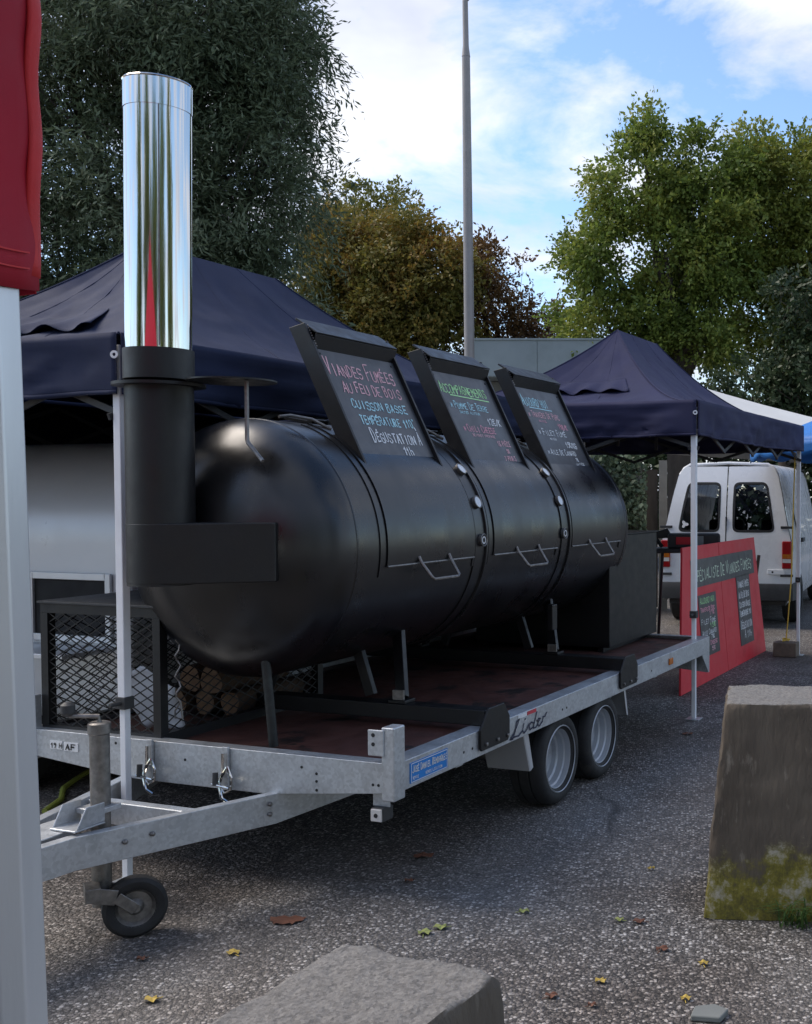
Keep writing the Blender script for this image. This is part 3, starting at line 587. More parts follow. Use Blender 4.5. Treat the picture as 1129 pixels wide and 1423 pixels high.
for i in range(3):
    a, b = BL[i]
    lid = sm.part('lid', arc_panel(a, b, -8.5, 74, RT-.002, RT+.011), 'tank', smooth=50)
    # raised worn bottom edge and its frame strip
    sm.part('lid_edge', MB().tube([surf(a, -8.3, RT+.013), surf(b, -8.3, RT+.013)], .005, 8), 'worn', lid)
    sm.part('lid_flange', arc_panel(a-.045, a-.004, -13, 74, RT-.002, RT+.005), 'tank', lid, smooth=50)
    sm.part('lid_flange', arc_panel(b+.004, b+.035, -13, 74, RT-.002, RT+.005), 'tank', lid, smooth=50)
    # handle: bent bar hanging from the edge
    c = a+.365; d = .125
    up_, dn = surf(0, -7.2, RT+.012), surf(0, -7.2, RT+.075)+V(0, 0, -.075)
    hnd = MB().tube([V(c-d, up_.y, up_.z+.02), V(c-d, up_.y-.012, up_.z-.006), V(c-d+.012, dn.y, dn.z+.008), V(c-d+.026, dn.y-.002, dn.z), V(c+d-.026, dn.y-.002, dn.z), V(c+d-.012, dn.y, dn.z+.008), V(c+d, up_.y-.012, up_.z-.006), V(c+d, up_.y, up_.z+.02)], .0075, 8)
    sm.part('handle', hnd, 'worn', lid)
    # hinges along the top of the barrel
    for q in (a+.03, b-.13):
        sm.part('hinge', MB().tube([surf(q, 76, RT+.015), surf(q+.11, 76, RT+.015)], .014, 12).bar(surf(q+.05, 76, RT+.01), surf(q+.05, 92, RT+.02), .05, .012), 'black', lid)
    sm.part('hinge_rod', MB().tube([surf(a-.12, 80, RT+.02), surf(a-.05, 80, RT+.03), surf(a+.02, 74, RT+.03), surf(a+.06, 66, RT+.012)], .007, 8), 'worn', lid)
    # frame carrying the chalkboard
    l0, l1 = FR[i]; tip = V(0, .449, 1.689)
    def FP(s, n, u): return V(s, 0, 0)+tip+NB*n+UB*u
    fr = sm.part('sign_frame', MB().extr([FP(l0+.02, -.028, .615), FP(l0+.02, -.028, .74), FP(l1, -.028, .74), FP(l1, -.028, .615)], NB*.006), 'black', bev=.002)
    for s in (l0, l1):
        sm.part('frame_rail', MB().extr([FP(s, .004, 0), FP(s, .004, .735), FP(s, -.078, .755), FP(s, -.078, .20)], (.016, 0, 0)), 'black', fr, bev=.002)
        if s == l0:
            for k in range(9): sm.part('weld_bead', MB().lathe([(-.004, 0), (-.002, .004), (.002, .004), (.004, 0)], FP(s+.018, .003, .62+.013*k), (1, 0, 0), 8), 'worn', fr)
    sm.part('hood', MB().extr([FP(l0+.0165, -.035, .785), FP(l0+.0165, .036, .672), FP(l0+.0165, .030, .668), FP(l0+.0165, -.044, .780)], (l1-l0-.004, 0, 0)).extr([FP(l0+.0165, .0295, .6675), FP(l0+.0165, -.020, .618), FP(l0+.0165, -.026, .622), FP(l0+.0165, .024, .6715)], (l1-l0-.004, 0, 0)), 'black', fr, bev=.002)
    bd = sm.part('chalkboard', MB().extr([FP(l0+.018, -.014, .072), FP(l0+.018, -.014, .618), FP(l1-.002, -.014, .618), FP(l1-.002, -.014, .072)], NB*-.008), 'chalkboard')
    for s, u in ((l0+.045, .595), (l1-.03, .595)): sm.part('screw', MB().lathe([(0, .006), (.003, .005), (.003, 0)], FP(s, -.014, u), NB, 10), 'seal', bd)
    cols = {}
    for k, (tx_, x, y, h, adv, col, first) in enumerate(texts[i]):
        wd = .0062 if h > .035 else (.0046 if h > .02 else .0026)
        mb = write(MB(), tx_, FP(l0+.025+x*.97, -.0125, .085+y), (1, 0, 0), UB, NB, h, adv*.93, wd, .42, first, 10*i+k)
        ul = MB()
        if i == 1 and k == 0: stroke(ul, [FP(l0+.13, -.0125, .483), FP(l0+.53, -.0125, .474)], NB, .007)
        if i == 2 and k == 0: stroke(ul, [FP(l0+.12, -.0125, .483), FP(l0+.42, -.0125, .478)], NB, .006)
        sm.part('chalk_writing', mb, 'chalk_'+col, bd, smooth=0)
        if ul.v: sm.part('chalk_underline', ul, 'chalk_'+col, bd, smooth=0)
# legs, skids
for s in (-.76, .80):
    sk = sm.part('skid_beam', MB().box(s-.045, s+.045, -.02, 1.84, .568, .638), 'black', bev=.004)
    for t in (T0-.016, T1+.006):
        m = MB().extr([(s-.115, t, .475), (s+.12, t, .475), (s+.135, t, .50), (s+.135, t, .585), (s+.085, t, .652), (s-.055, t, .652), (s-.125, t, .57), (s-.125, t, .49)], (0, .012, 0))
        pl_ = sm.part('end_plate', m, 'black', sk, bev=.004)
        for q in (-.08, .02, .11): sm.part('plate_bolt', MB().lathe([(0, .009), (.007, .009), (.009, .006), (.009, 0)], (s+q, t-.0002, .50), (0, -1, 0), 6), 'worn', sk)
    for t, sg in ((.43, 1), (1.356, -1)):
        lg = sm.part('leg', MB().bar((s+.01, t+sg*.01, .655), (s+.17, t+sg*.14, 1.0), .055, .03, (1, 0, 0)), 'black', bev=.003)
        sm.part('foot', MB().box(s-.045, s+.04, t-.04, t+.05, .639, .654), 'black', lg, bev=.003)
        sm.part('foot_clamp', MB().box(s-.04, s-.03, t-.03, t+.03, .6545, .70), 'worn', lg, bev=.002)
        br_ = sm.part('brace', MB().bar((s, t+sg*.17, .66), (s, t+sg*.25, .90), .05, .03, (1, 0, 0)), 'black', bev=.003)
sm.part('valve_box', MB().box(.70, .765, .395, .43, .79, .94), 'black', bev=.006)
sm.part('drain_pipe', MB().lathe([(0, .014), (0, .019), (.38, .019)], (-1.34, .665, .545), (.0, .10, 1), 20).lathe([(0, .014), (.05, .014), (.05, 0)], (-1.34, .665, .545), (.0, .10, 1), 20), 'pipe')
# duct and chimney
CS, CT, CR = -1.655, .925, .124
Pr = V(-1.487, .520, 0); cc = V(CS, CT, 0)
dv = cc-Pr; d = dv.length; RD = CR+.0012; off = math.asin(RD/d); ang = math.atan2(dv.y, dv.x)+off
tp = Pr+V(math.cos(ang), math.sin(ang), 0)*math.sqrt(d*d-RD*RD)
poly = [Pr, tp]
a0 = math.atan2(tp.y-CT, tp.x-CS); 
poly += [cc+V(math.cos(a0-x), math.sin(a0-x), 0)*RD for x in np.linspace(.1, 2.7, 22)] + [V(-1.30, 1.15, 0), V(-1.28, .60, 0)]
ch = sm.part('flue_duct', MB().extr([V(p.x, p.y, 1.243) for p in poly], (0, 0, .235)), 'chimney_black', bev=.006, smooth=40)
cb = sm.part('flue_pipe', MB().lathe([(1.236, 0), (1.236, CR), (2.02, CR)], (CS, CT, 0), (0, 0, 1), 56), 'chimney_black')
cl_ = sm.part('flue_collar', MB().lathe([(2.032, CR+.001), (2.034, CR+.004), (2.150, CR+.004), (2.150, CR-.012)], (CS, CT, 0), (0, 0, 1), 56), 'chimney_black')
dp = sm.part('damper_plate', MB().lathe([(2.008, 0), (2.008, .168), (2.020, .168), (2.020, CR)], (CS, CT, 0), (0, 0, 1), 48).lathe([(2.0225, 0), (2.0225, .165), (2.0285, .165), (2.0285, 0)], (CS+.06, CT-.30, 0), (0, 0, 1), 40), 'black')
sm.part('damper_rod', MB().tube([(CS+.03, CT-.395, 2.02), (CS+.03, CT-.395, 1.80), (CS+.03, CT-.40, 1.785), (CS+.02, CT-.475, 1.715)], .008, 8), 'worn', dp)
LEAN = V(-.012, -.026, 1)
def CP(z): return V(CS, CT, 2.13)+LEAN*(z-2.13)
pp = sm.part('chimney_pipe', MB().lathe([(0, CR-.004), (.955, CR-.004), (.955, CR-.0015), (1.055, CR-.0015), (1.06, CR+.001), (1.064, CR-.0015), (1.064, CR-.006), (.1, CR-.008)], (CS, CT, 2.105), LEAN, 96), 'steel', smooth=20)
vw = (V(-4.95, -2.41, 0)-V(CS, CT, 0)).normalized(); va = math.atan2(vw.y, vw.x)+.02
sm.part('pipe_seam', MB().bar(CP(2.155)+V(math.cos(va), math.sin(va), 0)*(CR-.003), CP(3.17)+V(math.cos(va), math.sin(va), 0)*(CR-.003), .005, .002, (math.cos(va), math.sin(va), 0)), 'worn', pp)
# firebox
fx = sm.part('firebox', MB().box(1.55, 2.42, .40, 1.40, .57, 1.305), 'black', bev=.006)
sm.part('firebox_lip', MB().box(1.60, 2.425, .39, 1.41, 1.3055, 1.316), 'black', fx, bev=.003)
for t in (.45, 1.31): sm.part('firebox_runner', MB().box(1.56, 2.32, t, t+.04, .5385, .5695), 'black', fx)

# ------------------------------------------------------------------ firewood cage
cg = Thing('wire_cage', 'black mesh firewood cage on the trailer deck beside the smoker', 'cage', (-1.0, 1.5, .538))
c0, c1, u0, u1, z0, z1 = -1.43, -.42, 1.17, 1.80, .538, 1.11
for s in (c0, c1):
    for t in (u0, u1): cg.part('corner_post', MB().box(s-.02, s+.02, t-.02, t+.02, z0+.041, z1-.041), 'black')
for z in (z0+.02, z1-.02):
    for t in (u0, u1): cg.part('frame_bar', MB().box(c0-.02, c1+.02, t-.02, t+.02, z-.02, z+.0205), 'black')
    for s in (c0, c1): cg.part('frame_bar', MB().box(s-.02, s+.02, u0+.0205, u1-.0205, z-.02, z+.02), 'black')
cg.part('cage_lid', MB().box(c0-.03, c1+.03, u0-.03, u1+.03, z1+.0015, z1+.012), 'plastic', bev=.002)
def mesh_panel(o, ud, wd, hd):
    m = MB(); o = Vector(o); ud = Vector(ud); cw, chh, tk = .038, .021, .0026; nu = int(wd/cw); nv = int(hd/chh)
    nn = ud.cross(V(0, 0, 1))
    for j in range(nv):
        for i in range(nu):
            x, y = i*wd/nu, j*hd/nv; dx, dy = wd/nu, hd/nv
            if (i+j) % 2 == 0: p, q = (x, y), (x+dx, y+dy)
            else: p, q = (x, y+dy), (x+dx, y)
            p = o+ud*p[0]+V(0, 0, p[1]); q = o+ud*q[0]+V(0, 0, q[1])
            k = V(0, 0, tk); m.quad(p-k, q-k, q+k, p+k)
    return m
for o, ud, wd in (((c0-.012, u0+.02, z0+.04), (0, 1, 0), u1-u0-.04), ((c1+.012, u0+.02, z0+.04), (0, 1, 0), u1-u0-.04), ((c0+.02, u0-.012, z0+.04), (1, 0, 0), c1-c0-.04), ((c0+.02, u1+.012, z0+.04), (1, 0, 0), c1-c0-.04)):
    tag(cg.part('expanded_mesh', mesh_panel(o, ud, wd, z1-z0-.08), 'black', smooth=0, solid=.003), kind='stuff')
rg = random.Random(8)
LOGS = [(0, 0), (1, 0), (2, 0), (.5, 1), (1.5, 1), (0.1, 2), (1.1, 2.05), (.6, 3), (1.7, 2.9)]
names_l = ['in the bottom row against the outer mesh', 'in the middle of the bottom row', 'in the bottom row by the inner mesh', 'second row over the first gap', 'second row over the next gap', 'third row against the outer mesh', 'third row in the middle', 'on top of the pile', 'on top by the corner post']
for (i, j), nm in zip(LOGS, names_l):
    r = rg.uniform(.055, .066); x = c1-.30+rg.uniform(-.03, .03); y = u0+.10+i*.135; z = z0+.001+.067+j*.112
    ln = .46
    pts = []
    m = MB().lathe([(-ln/2, r*.97), (-ln/4, r*1.02), (0, r*.98), (ln/4, r*1.03), (ln/2, r)], (x, y, z), (1, 0, 0), 14)
    for v_ in m.v:
        a_ = math.atan2(v_.z-z, v_.y-y); f = 1+.10*math.sin(3*a_+i*5+j)-.05*math.cos(2*a_+j); v_.y = y+(v_.y-y)*f; v_.z = z+(v_.z-z)*f
    lo_ = Thing('firewood_log', 'split firewood log inside the mesh cage, '+nm, 'log', (x, y, z-r), 'firewood logs in the cage')
    lo_.part('bark', m, 'log_bark', smooth=60)
    for e in (-1, 1):
        k = 0 if e < 0 else 4
        lo_.part('cut_end', MB().poly([Vector((p.x+e*.0005, p.y, p.z)) for p in m.v[k*14:(k+1)*14]]), 'log_end', smooth=0)
m = MB(); m.grid(lambda a, b: V(c0+.11+.06*b+.02*nz3(a*3, b*3, 2), u0+.03+.34*a-.10*b*a, z0+.02+.28*(1-b)*(.55+.45*(1-abs(a-.55)*1.2)) + .012*nz3(a*5, b*5, 7)), 14, 12)
solo('plastic_sheet', m, 'plastic_white', 'crumpled white plastic sheet in front of the firewood in the cage', 'sheet', (c0+.14, u0+.2, z0), solid=.003)
# twisted wire hanging from the smoker beside the cage
ch_ = MB()
P = [V(-1.42+.012*math.sin(k*1.7), 1.085+.01*math.cos(k*1.7), .98-.022*k) for k in range(13)]
sm.part('hanging_wire', ch_.tube(P, .0045, 6).tube([P[-1], P[-1]+V(.0, .03, -.04), P[-1]+V(0, .03, -.07), P[-1]+V(0, -.01, -.07), P[-1]], .004, 6), 'worn')

# ------------------------------------------------------------------ pop-up tents
def tent(name, label, s0, s1, t0, t1, ra, rb_, zr, cloth, pole_m, ze0=1.985, ze1=2.232, sag=.03, poles=((0, 0), (1, 0), (0, 1), (1, 1)), walls=False, seed=1, feet=True, bar_m='plastic', knobs=True):
    th = Thing(name, label, 'tent', ((s0+s1)/2, (t0+t1)/2, 0), 'navy pop-up tents beside the trailer')
    tm = (t0+t1)/2; e = ze1
    A, B, D, E_ = V(s0, t0, e), V(s1, t0, e), V(s1, t1, e), V(s0, t1, e); P, Q = V(ra, tm, zr), V(rb_, tm, zr)
    def patch(a, b, c, d, k):
        cn = ((b-a).cross(d-a)).normalized()
        if cn.z < 0: cn = -cn
        def fn(x, y):
            p = a.lerp(b, x).lerp(d.lerp(c, x), y)
            p.z = e+(p.z-e)*y**.9
            wr = .030*nz3(p.x*1.7+k, p.y*1.7, seed)-.022*abs(nz3(p.x*3.3+k, p.y*3.3, seed+3))+.008*nz3(p.x*9, p.y*9+k, seed+5)
            edge = min(1, 6*min(x, 1-x))*min(1, 6*min(y, 1-y)+.0)
            p = p-cn*(sag*math.sin(math.pi*y)**.9*(1-.35*abs(2*x-1))*min(1, 5*min(x, 1-x)+.15)) + cn*wr*edge
            return p
        return fn
    roof = MB(); fns = {}
    for k, (a, b, c, d) in enumerate(((A, B, Q, P), (B, D, Q, Q), (D, E_, P, Q), (E_, A, P, P))):
        fns[k] = patch(a, b, c, d, k); roof.grid(fns[k], 44, 34)
    rf = th.part('roof', roof, cloth, smooth=45, solid=.003, merge=True)
    for k in range(4):
        th.part('seam_tape', MB().tube([fns[k](0, y)+V(0, 0, .003) for y in np.linspace(0, 1, 24)], .006, 5), cloth, rf)
    for k in (0, 3):
        for x in (.33, .67): th.part('seam_tape', MB().tube([fns[k](x, y)+V(0, 0, .0005) for y in np.linspace(0, 1, 20)], .0032, 5), cloth, rf)
    # overlapping vent flap low on the front slope
    def flap(f, x0, x1, y0, y1):
        def g_(x, y):
            xx = x0+(x1-x0)*x; yy = y1+(y0-y1)*y; p = f(xx, yy); q = f(xx, yy+.02); r_ = f(xx+.02, yy); nn = (r_-p).cross(q-p).normalized()
            if nn.z < 0: nn = -nn
            return p+nn*(.006+.022*y*(1+.8*math.sin(xx*38+seed)))
        return g_
    th.part('vent_flap', MB().grid(flap(fns[3], .16, .84, .46, .62), 40, 5), cloth, rf, smooth=60, solid=.003)
    # valances
    for k, (a, b) in enumerate(((A, B), (B, D), (D, E_), (E_, A))):
        dr = (b-a).normalized(); nn = V(dr.y, -dr.x, 0)
        def fn(x, y, a=a, b=b, nn=nn, k=k):
            p = a.lerp(b, x); zz_ = e+.004-(e-ze0)*y
            ed = min(1, 8*min(x, 1-x))
            w_ = (.020*math.sin(x*9+k*2+seed)+.045*nz3(x*6+k*7, y*1.5, seed)-.04*abs(nz3(x*14+y*2, y*2.5, seed+k))+.015*nz3(x*26, y*4, seed+k))*y*ed+.012+.016*nz3(x*8, y*5, seed+9+k)*ed
            return V(p.x, p.y, zz_-.012*math.sin(math.pi*x)*y+.006*nz3(x*10, 3, seed)*y)+nn*w_
        th.part('valance', MB().grid(fn, 90, 10), cloth, smooth=60, solid=.003)
        hem = MB(); 
        hem.grid(lambda x, y, fn=fn, nn=nn: fn(x, .93+.07*y)+nn*.003, 60, 1); th.part('hem', hem, cloth, smooth=60, solid=.002)
    i_ = .03
    for n0, (x, y) in enumerate(poles):
        px = s0+i_ if x == 0 else (s1-i_ if x == 1 else s0+(s1-s0)*x); py = t0+i_ if y == 0 else t1-i_
        low = th.part('pole', MB().box(px-.0145, px+.0145, py-.0145, py+.0145, .008, 1.05), pole_m, bev=.003)
        th.part('upper_tube', MB().box(px-.019, px+.019, py-.019, py+.019, .72, 2.19), pole_m, low, bev=.004)
        th.part('foot_plate', MB().box(px-.05, px+.05, py-.05, py+.05, .001, .0078), 'galv', low, bev=.002)
        kn = MB().box(px-.025, px+.025, py-.025, py+.025, .715, .765).tube([(px-.02, py, .74), (px-.075, py, .74)], .010, 8)
        th.part('lock_collar', kn, 'plastic', low, bev=.003)
    # scissor trusses under the eaves
    for a, b in ((A, B), (B, D), (D, E_), (E_, A)):
        dr = (b-a).normalized(); inn = V(-dr.y, dr.x, 0); ln = (b-a).length; n0 = max(2, int(round(ln/.75)))
        for k in range(n0):
            p = a+dr*(ln*k/n0)+inn*.045; q = a+dr*(ln*(k+1)/n0)+inn*.045; p = p.copy(); q = q.copy()
            zt, zb = 2.17, 1.90
            th.part('truss_bar', MB().bar((p.x, p.y, zt), (q.x, q.y, zb), .012, .026), bar_m)
            p += inn*.014; q += inn*.014; th.part('truss_bar', MB().bar((p.x, p.y, zb), (q.x, q.y, zt), .012, .026), bar_m)
    for s in (ra, rb_): th.part('roof_mast', MB().tube([(s, tm, 2.0), (s, tm, zr-.02)], .018, 8), bar_m)
    if knobs:
        for x in (s0,):
            bt = th.part('grommet', MB().lathe([(.0, .016), (.004, .016), (.004, .007), (0, .007)], (x-.016, t0+.006, e-.085), (-1, -.3, 0), 16), 'white_paint')
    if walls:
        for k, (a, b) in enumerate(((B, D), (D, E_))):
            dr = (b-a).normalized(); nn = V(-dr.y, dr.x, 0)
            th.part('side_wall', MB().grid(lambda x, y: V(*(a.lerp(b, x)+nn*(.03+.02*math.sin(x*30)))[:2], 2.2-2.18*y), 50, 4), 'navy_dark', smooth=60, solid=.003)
    return th
tent('navy_tent', 'dark navy pop-up tent sheltering the silver trailer behind the smoker', -1.62, 2.9, 1.165, 4.2, -.02, 1.10, 3.05, 'navy', 'white_paint', walls=True, seed=2)
tent('navy_tent', 'smaller faded navy pop-up tent over the red menu board', 2.15, 5.36, 0.0, 2.62, 3.85, 4.80, 3.02, 'navy2', 'white_paint', seed=5, sag=.035)

# ------------------------------------------------------------------ silver catering trailer under the left tent
sv_ = Thing('catering_trailer', 'rounded silver-grey catering trailer with a dark hatch under the navy tent', 'trailer', (-.30, 3.0, 0)); SH = -.2
prof = []
hs, zb, zt, rr_ = .55, .36, 1.87, .54
for a in np.linspace(-math.pi/2, 0, 8): prof.append((hs-.28+.28*math.cos(a), zb+.28+.28*math.sin(a)))
for a in np.linspace(0, math.pi/2, 16): prof.append((hs-rr_+rr_*math.cos(a), zt-rr_+rr_*math.sin(a)))
loop = prof+[(-x, z) for x, z in prof[::-1]]
body = MB().extr([V(-.10+SH-x, 1.95, z) for x, z in loop], (0, 2.05, 0))
sv_.part('body', body, 'silver_body', bev=.03, smooth=50)
ht = sv_.part('hatch', MB().box(-.656+SH, -.648+SH, 2.06, 2.60, .86, 1.17), 'dark_inside')
for y0, y1, zA, zB in ((2.57, 2.605, .84, 1.19), (2.05, 2.085, .84, 1.19), (2.086, 2.569, 1.155, 1.19), (2.086, 2.569, .84, .875)):
    sv_.part('hatch_frame', MB().box(-.672+SH, -.6565+SH, y0, y1, zA, zB), 'alu', ht, bev=.003)
sv_.part('counter', MB().box(-.95+SH, -.66+SH, 2.05, 2.62, .80, .825), 'alu', bev=.004)
for y in (2.95, 3.6):
    wv = sv_.part('wheel', MB().lathe([(0, 0), (0, .26), (.03, .29), (.15, .29), (.18, .26), (.18, 0)], (-.62+SH, y, .29), (1, 0, 0), 32), 'rubber')
    sv_.part('hubcap', MB().lathe([(-.004, .0), (-.012, .12), (-.004, .18)], (-.62+SH, y, .29), (1, 0, 0), 28), 'rim', wv)
sv_.part('chassis', MB().box(-.5+SH, .3+SH, 2.1, 3.95, .24, .37), 'plastic')

# ------------------------------------------------------------------ red menu board
rbd = Thing('menu_board', 'tall red painted menu board with black chalk panels leaning near the white van', 'menu board', (4.2, .40, 0))
c = [V(2.95, .40, .0), V(5.50, .40, .0), V(5.40, .50, 1.14), V(3.27, .50, 1.15)]
un = (c[1]-c[0]).normalized(); upv = V(0, .1, 1.145).normalized(); nb = V(0, -1, .0873).normalized()
mid = 4.22
def hinge_panel(s_lo0, s_lo1, s_hi0, s_hi1):
    return MB().extr([V(s_lo0, .40, .002), V(s_lo1, .40, .002), V(s_hi1, .50, 1.145), V(s_hi0, .50, 1.145)], -nb*.018)
rbd.part('panel', hinge_panel(2.95, mid-.004, 3.27, mid-.004), 'red_panel', bev=.002)
rbd.part('panel', hinge_panel(mid+.004, 5.50, mid+.004, 5.40), 'red_panel', bev=.002)
for s in (3.4, 5.2): rbd.part('prop_strut', MB().bar((s+.5, .53, .95), (s+.5, .66, .01), .03, .02, (1, 0, 0)), 'bark')
def RB(s, z, n=.0): return V(s, .40+.0873*z, z)+nb*n
def bpanel(s0, s1, z0, z1, n=.004): return MB().extr([RB(s0, z0, .0008), RB(s1, z0, .0008), RB(s1, z1, .0008), RB(s0, z1, .0008)], nb*n)
hd = rbd.part('header_panel', bpanel(3.42, 5.29, .80, 1.03), 'chalkboard')
rbd.part('chalk_writing', write(MB(), 'SPÉCIALISTE DE VIANDES FUMÉES', RB(3.50, .855, .0062), (1, 0, 0), upv, nb, .085, .061, .009, .4, 1.3, 77), 'paint_chip', hd, smooth=0)
mp = rbd.part('menu_panel', bpanel(3.54, 4.02, .21, .73), 'chalkboard')
rows = [("AUJOURD'HUI", .655, .045, 'green'), ('TRAVERS DE PORC', .585, .03, 'red'), ('19€', .545, .035, 'red'), ('FILET FUMÉ', .48, .035, 'white'), ('15€', .44, .035, 'green'), ('AILE CANARD', .385, .035, 'white'), ('7€', .345, .03, 'white'), ('CHILI CHEESE', .295, .03, 'red'), ('5€', .245, .03, 'pink')]
for k, (t_, z, h, cc_) in enumerate(rows):
    x = 3.575 if '€' not in t_ else 3.80
    rbd.part('chalk_writing', write(MB(), t_, RB(x, z, .0062), (1, 0, 0), upv, nb, h, .40/max(len(t_), 9) if '€' not in t_ else .05, .006, .35, 1.25, 90+k), 'chalk_'+cc_, mp, smooth=0)
m2 = rbd.part('menu_panel', bpanel(4.66, 5.10, .16, .81), 'chalkboard')
rows = [('VIANDES FUMÉES', .70, .05), ('AU FEU DE BOIS', .60, .05), ('CUISSON BASSE', .51, .045), ('TEMPÉRATURE 110', .43, .045), ('DÉGUSTATION', .31, .06), ('À 11h', .22, .06)]
for k, (t_, z, h) in enumerate(rows):
    rbd.part('chalk_writing', write(MB(), t_, RB(4.70 if k < 5 else 4.80, z, .0062), (1, 0, 0), upv, nb, h, .37/len(t_) if k < 5 else .05, .007, .35, 1.2, 120+k), 'chalk_white', m2, smooth=0)

# ------------------------------------------------------------------ white van
PSI = R(13)
vn = Thing('white_van', 'white panel van parked behind the red menu board, rear doors facing out', 'van', (.54, 12.7, 0), world=True, rot=-PSI)
# rear section ring: half widths by height
sec = [(.30, .74), (.45, .79), (.75, .805), (1.02, .79), (1.25, .735), (1.55, .675), (1.78, .62), (1.87, .575), (1.925, .48), (1.95, .0)]
def ry(z): return .015+.20*max(0, (z-.9)/1.05)**1.5
def section(y, sc=1, zt_=0):
    right = [(hw*sc, z) for z, hw in sec]; return [V(x, y, z) for x, z in right]+[V(-x, y, z) for x, z in right[-2::-1]]
m = MB(); ys = [0, .12, .6, 1.4, 2.3, 2.9]
i0 = 0; ring = len(section(0))
for k, y in enumerate(ys):
    for p in section(y): 
        yy = ry(p.z) if k == 0 else (ry(p.z)+.10 if k == 1 else p.y)
        m.v.append(V(p.x*(.985 if k == 0 else 1), yy, p.z - (.0 if k else .0)))
for k in range(len(ys)-1):
    for j in range(ring-1): a = k*ring+j; m.f.append((a, a+1, a+1+ring, a+ring))
# bonnet
vn.part('body_shell', m, 'van_white', smooth=40)
bn = MB(); 
for y, zt_, hw in ((2.9, 1.02, .79), (3.5, 1.0, .77), (4.2, .85, .70), (4.35, .55, .66)):
    for x, z in ((-hw, .3), (-hw, zt_-.08), (-hw*.85, zt_), (hw*.85, zt_), (hw, zt_-.08), (hw, .3)): bn.v.append(V(x, y, z))
for k in range(3):
    for j in range(5): a = k*6+j; bn.f.append((a, a+1, a+7, a+6))
bn.f.append(tuple(range(18, 24))); vn.part('bonnet', bn, 'van_white', smooth=40)
vn.part('underside', MB().box(-.7, .7, .1, 4.3, .26, .31), 'plastic')
# rear doors with rounded window openings
def rrect(x0, x1, x2, x3, z0, z1, r, n=5):
    """corner order: bottom-left x0, bottom-right x1, top-right x2, top-left x3"""
    cor = [V(x0, z0, 0), V(x1, z0, 0), V(x2, z1, 0), V(x3, z1, 0)]; P = []
    for i in range(4):
        p, a, b = cor[i], cor[i-1], cor[(i+1) % 4]; da, db = (a-p).normalized(), (b-p).normalized()
        s_, e_ = p+da*r, p+db*r
        for k in range(n+1):
            f = k/n; P.append(s_*(1-f)**2+p*2*f*(1-f)+e_*f*f)
    return P
def R3(p, o=0): return V(p.x, ry(p.y)-o, p.y)
def hw_at(z):
    for (za, a), (zb_, b) in zip(sec, sec[1:]):
        if za <= z <= zb_: return a+(b-a)*(z-za)/(zb_-za)
    return 0
for sg in (-1, 1):
    inn = rrect(.085, .575, .47, .085, 1.13, 1.70, .07) if sg > 0 else rrect(-.575, -.085, -.085, -.47, 1.13, 1.70, .07)
    zs = [.46, .75, 1.02, 1.25, 1.55, 1.78, 1.86]
    if sg > 0: outl = [V(.008, z, 0) for z in reversed(zs)][::-1]; 
    # outer loop sampled to the same count as the inner one, by angle about the window centre
    cx_, cz_ = sum(p.x for p in inn)/len(inn), sum(p.y for p in inn)/len(inn)
    def outer(dx, dz):
        best = None
        for k in range(1, 400):
            x, z = cx_+dx*k*.004, cz_+dz*k*.004
            ok = .46 <= z <= 1.90 and abs(x) <= hw_at(z)*.975 and (x*sg) >= .006
            if not ok: return best
            best = V(x, z, 0)
        return best
    # denser loops so that the door outline stays true
    dense = []
    for i in range(len(inn)):
        a, b = inn[i], inn[(i+1) % len(inn)]; k_ = max(1, int((b-a).length/.02))
        dense += [a.lerp(b, q/k_) for q in range(k_)]
    m = MB(); n_ = len(dense)
    for p in dense:
        dd = V(p.x-cx_, p.y-cz_, 0).normalized(); q = outer(dd.x, dd.y)
        m.v += [R3(p, .012), R3(p.lerp(q, .5), .012), R3(q, .012), R3(q, -.03)]
    for i in range(n_):
        j = (i+1) % n_
        for k in range(3): m.f.append((i*4+k, j*4+k, j*4+k+1, i*4+k+1))
    dr = vn.part('rear_door', m, 'van_white', smooth=35)
    ring_ = MB()
    for p in dense:
        dd = V(cx_-p.x, cz_-p.y, 0).normalized(); ring_.v += [R3(p+dd*-.012, .0145), R3(p+dd*.018, .0145), R3(p+dd*.018, -.01)]
    for i in range(n_):
        j = (i+1) % n_
        for k in range(2): ring_.f.append((i*3+k, j*3+k, j*3+k+1, i*3+k+1))
    vn.part('window_seal', ring_, 'seal', dr)
    vn.part('window_pane', MB().poly([R3(p, .004) for p in dense]), 'glass', dr, smooth=0)
    for z in (1.18, .62): vn.part('door_hinge', MB().box(sg*.70-.05 if sg > 0 else -.80, sg*.70+.10 if sg > 0 else -.65, ry(z)-.03, ry(z)-.013, z-.015, z+.015), 'plastic', dr, bev=.004)
vn.part('door_gap', MB().box(-.0055, .0055, .02, .05, .46, 1.3), 'seal')
vn.part('roof_edge', MB().tube([V(hw_at(z)*sg*.97, ry(z)+.015, z) for sg, z in ((-1, 1.80), (-1, 1.88), (-1, 1.92))]+[V(0, ry(1.94)+.01, 1.94)]+[V(hw_at(z)*.97, ry(z)+.015, z) for z in (1.92, 1.88, 1.80)], .018, 8), 'van_white')
bp = MB(); pr_ = [(-.06, .33), (-.07, .46), (-.05, .52), (.1, .53), (.1, .33)]
for k, (x, o_) in enumerate(((-.83, .25), (-.80, .03), (-.5, 0), (.5, 0), (.80, .03), (.83, .25))):
    for y, z in pr_: bp.v.append(V(x, y+o_, z))
for k in range(5):
    for j in range(5): a = k*5+j; b = k*5+(j+1) % 5; bp.f.append((a, b, b+5, a+5))
bp.f += [(0, 1, 2, 3, 4), (29, 28, 27, 26, 25)]
vn.part('bumper', bp, 'plastic', smooth=40)
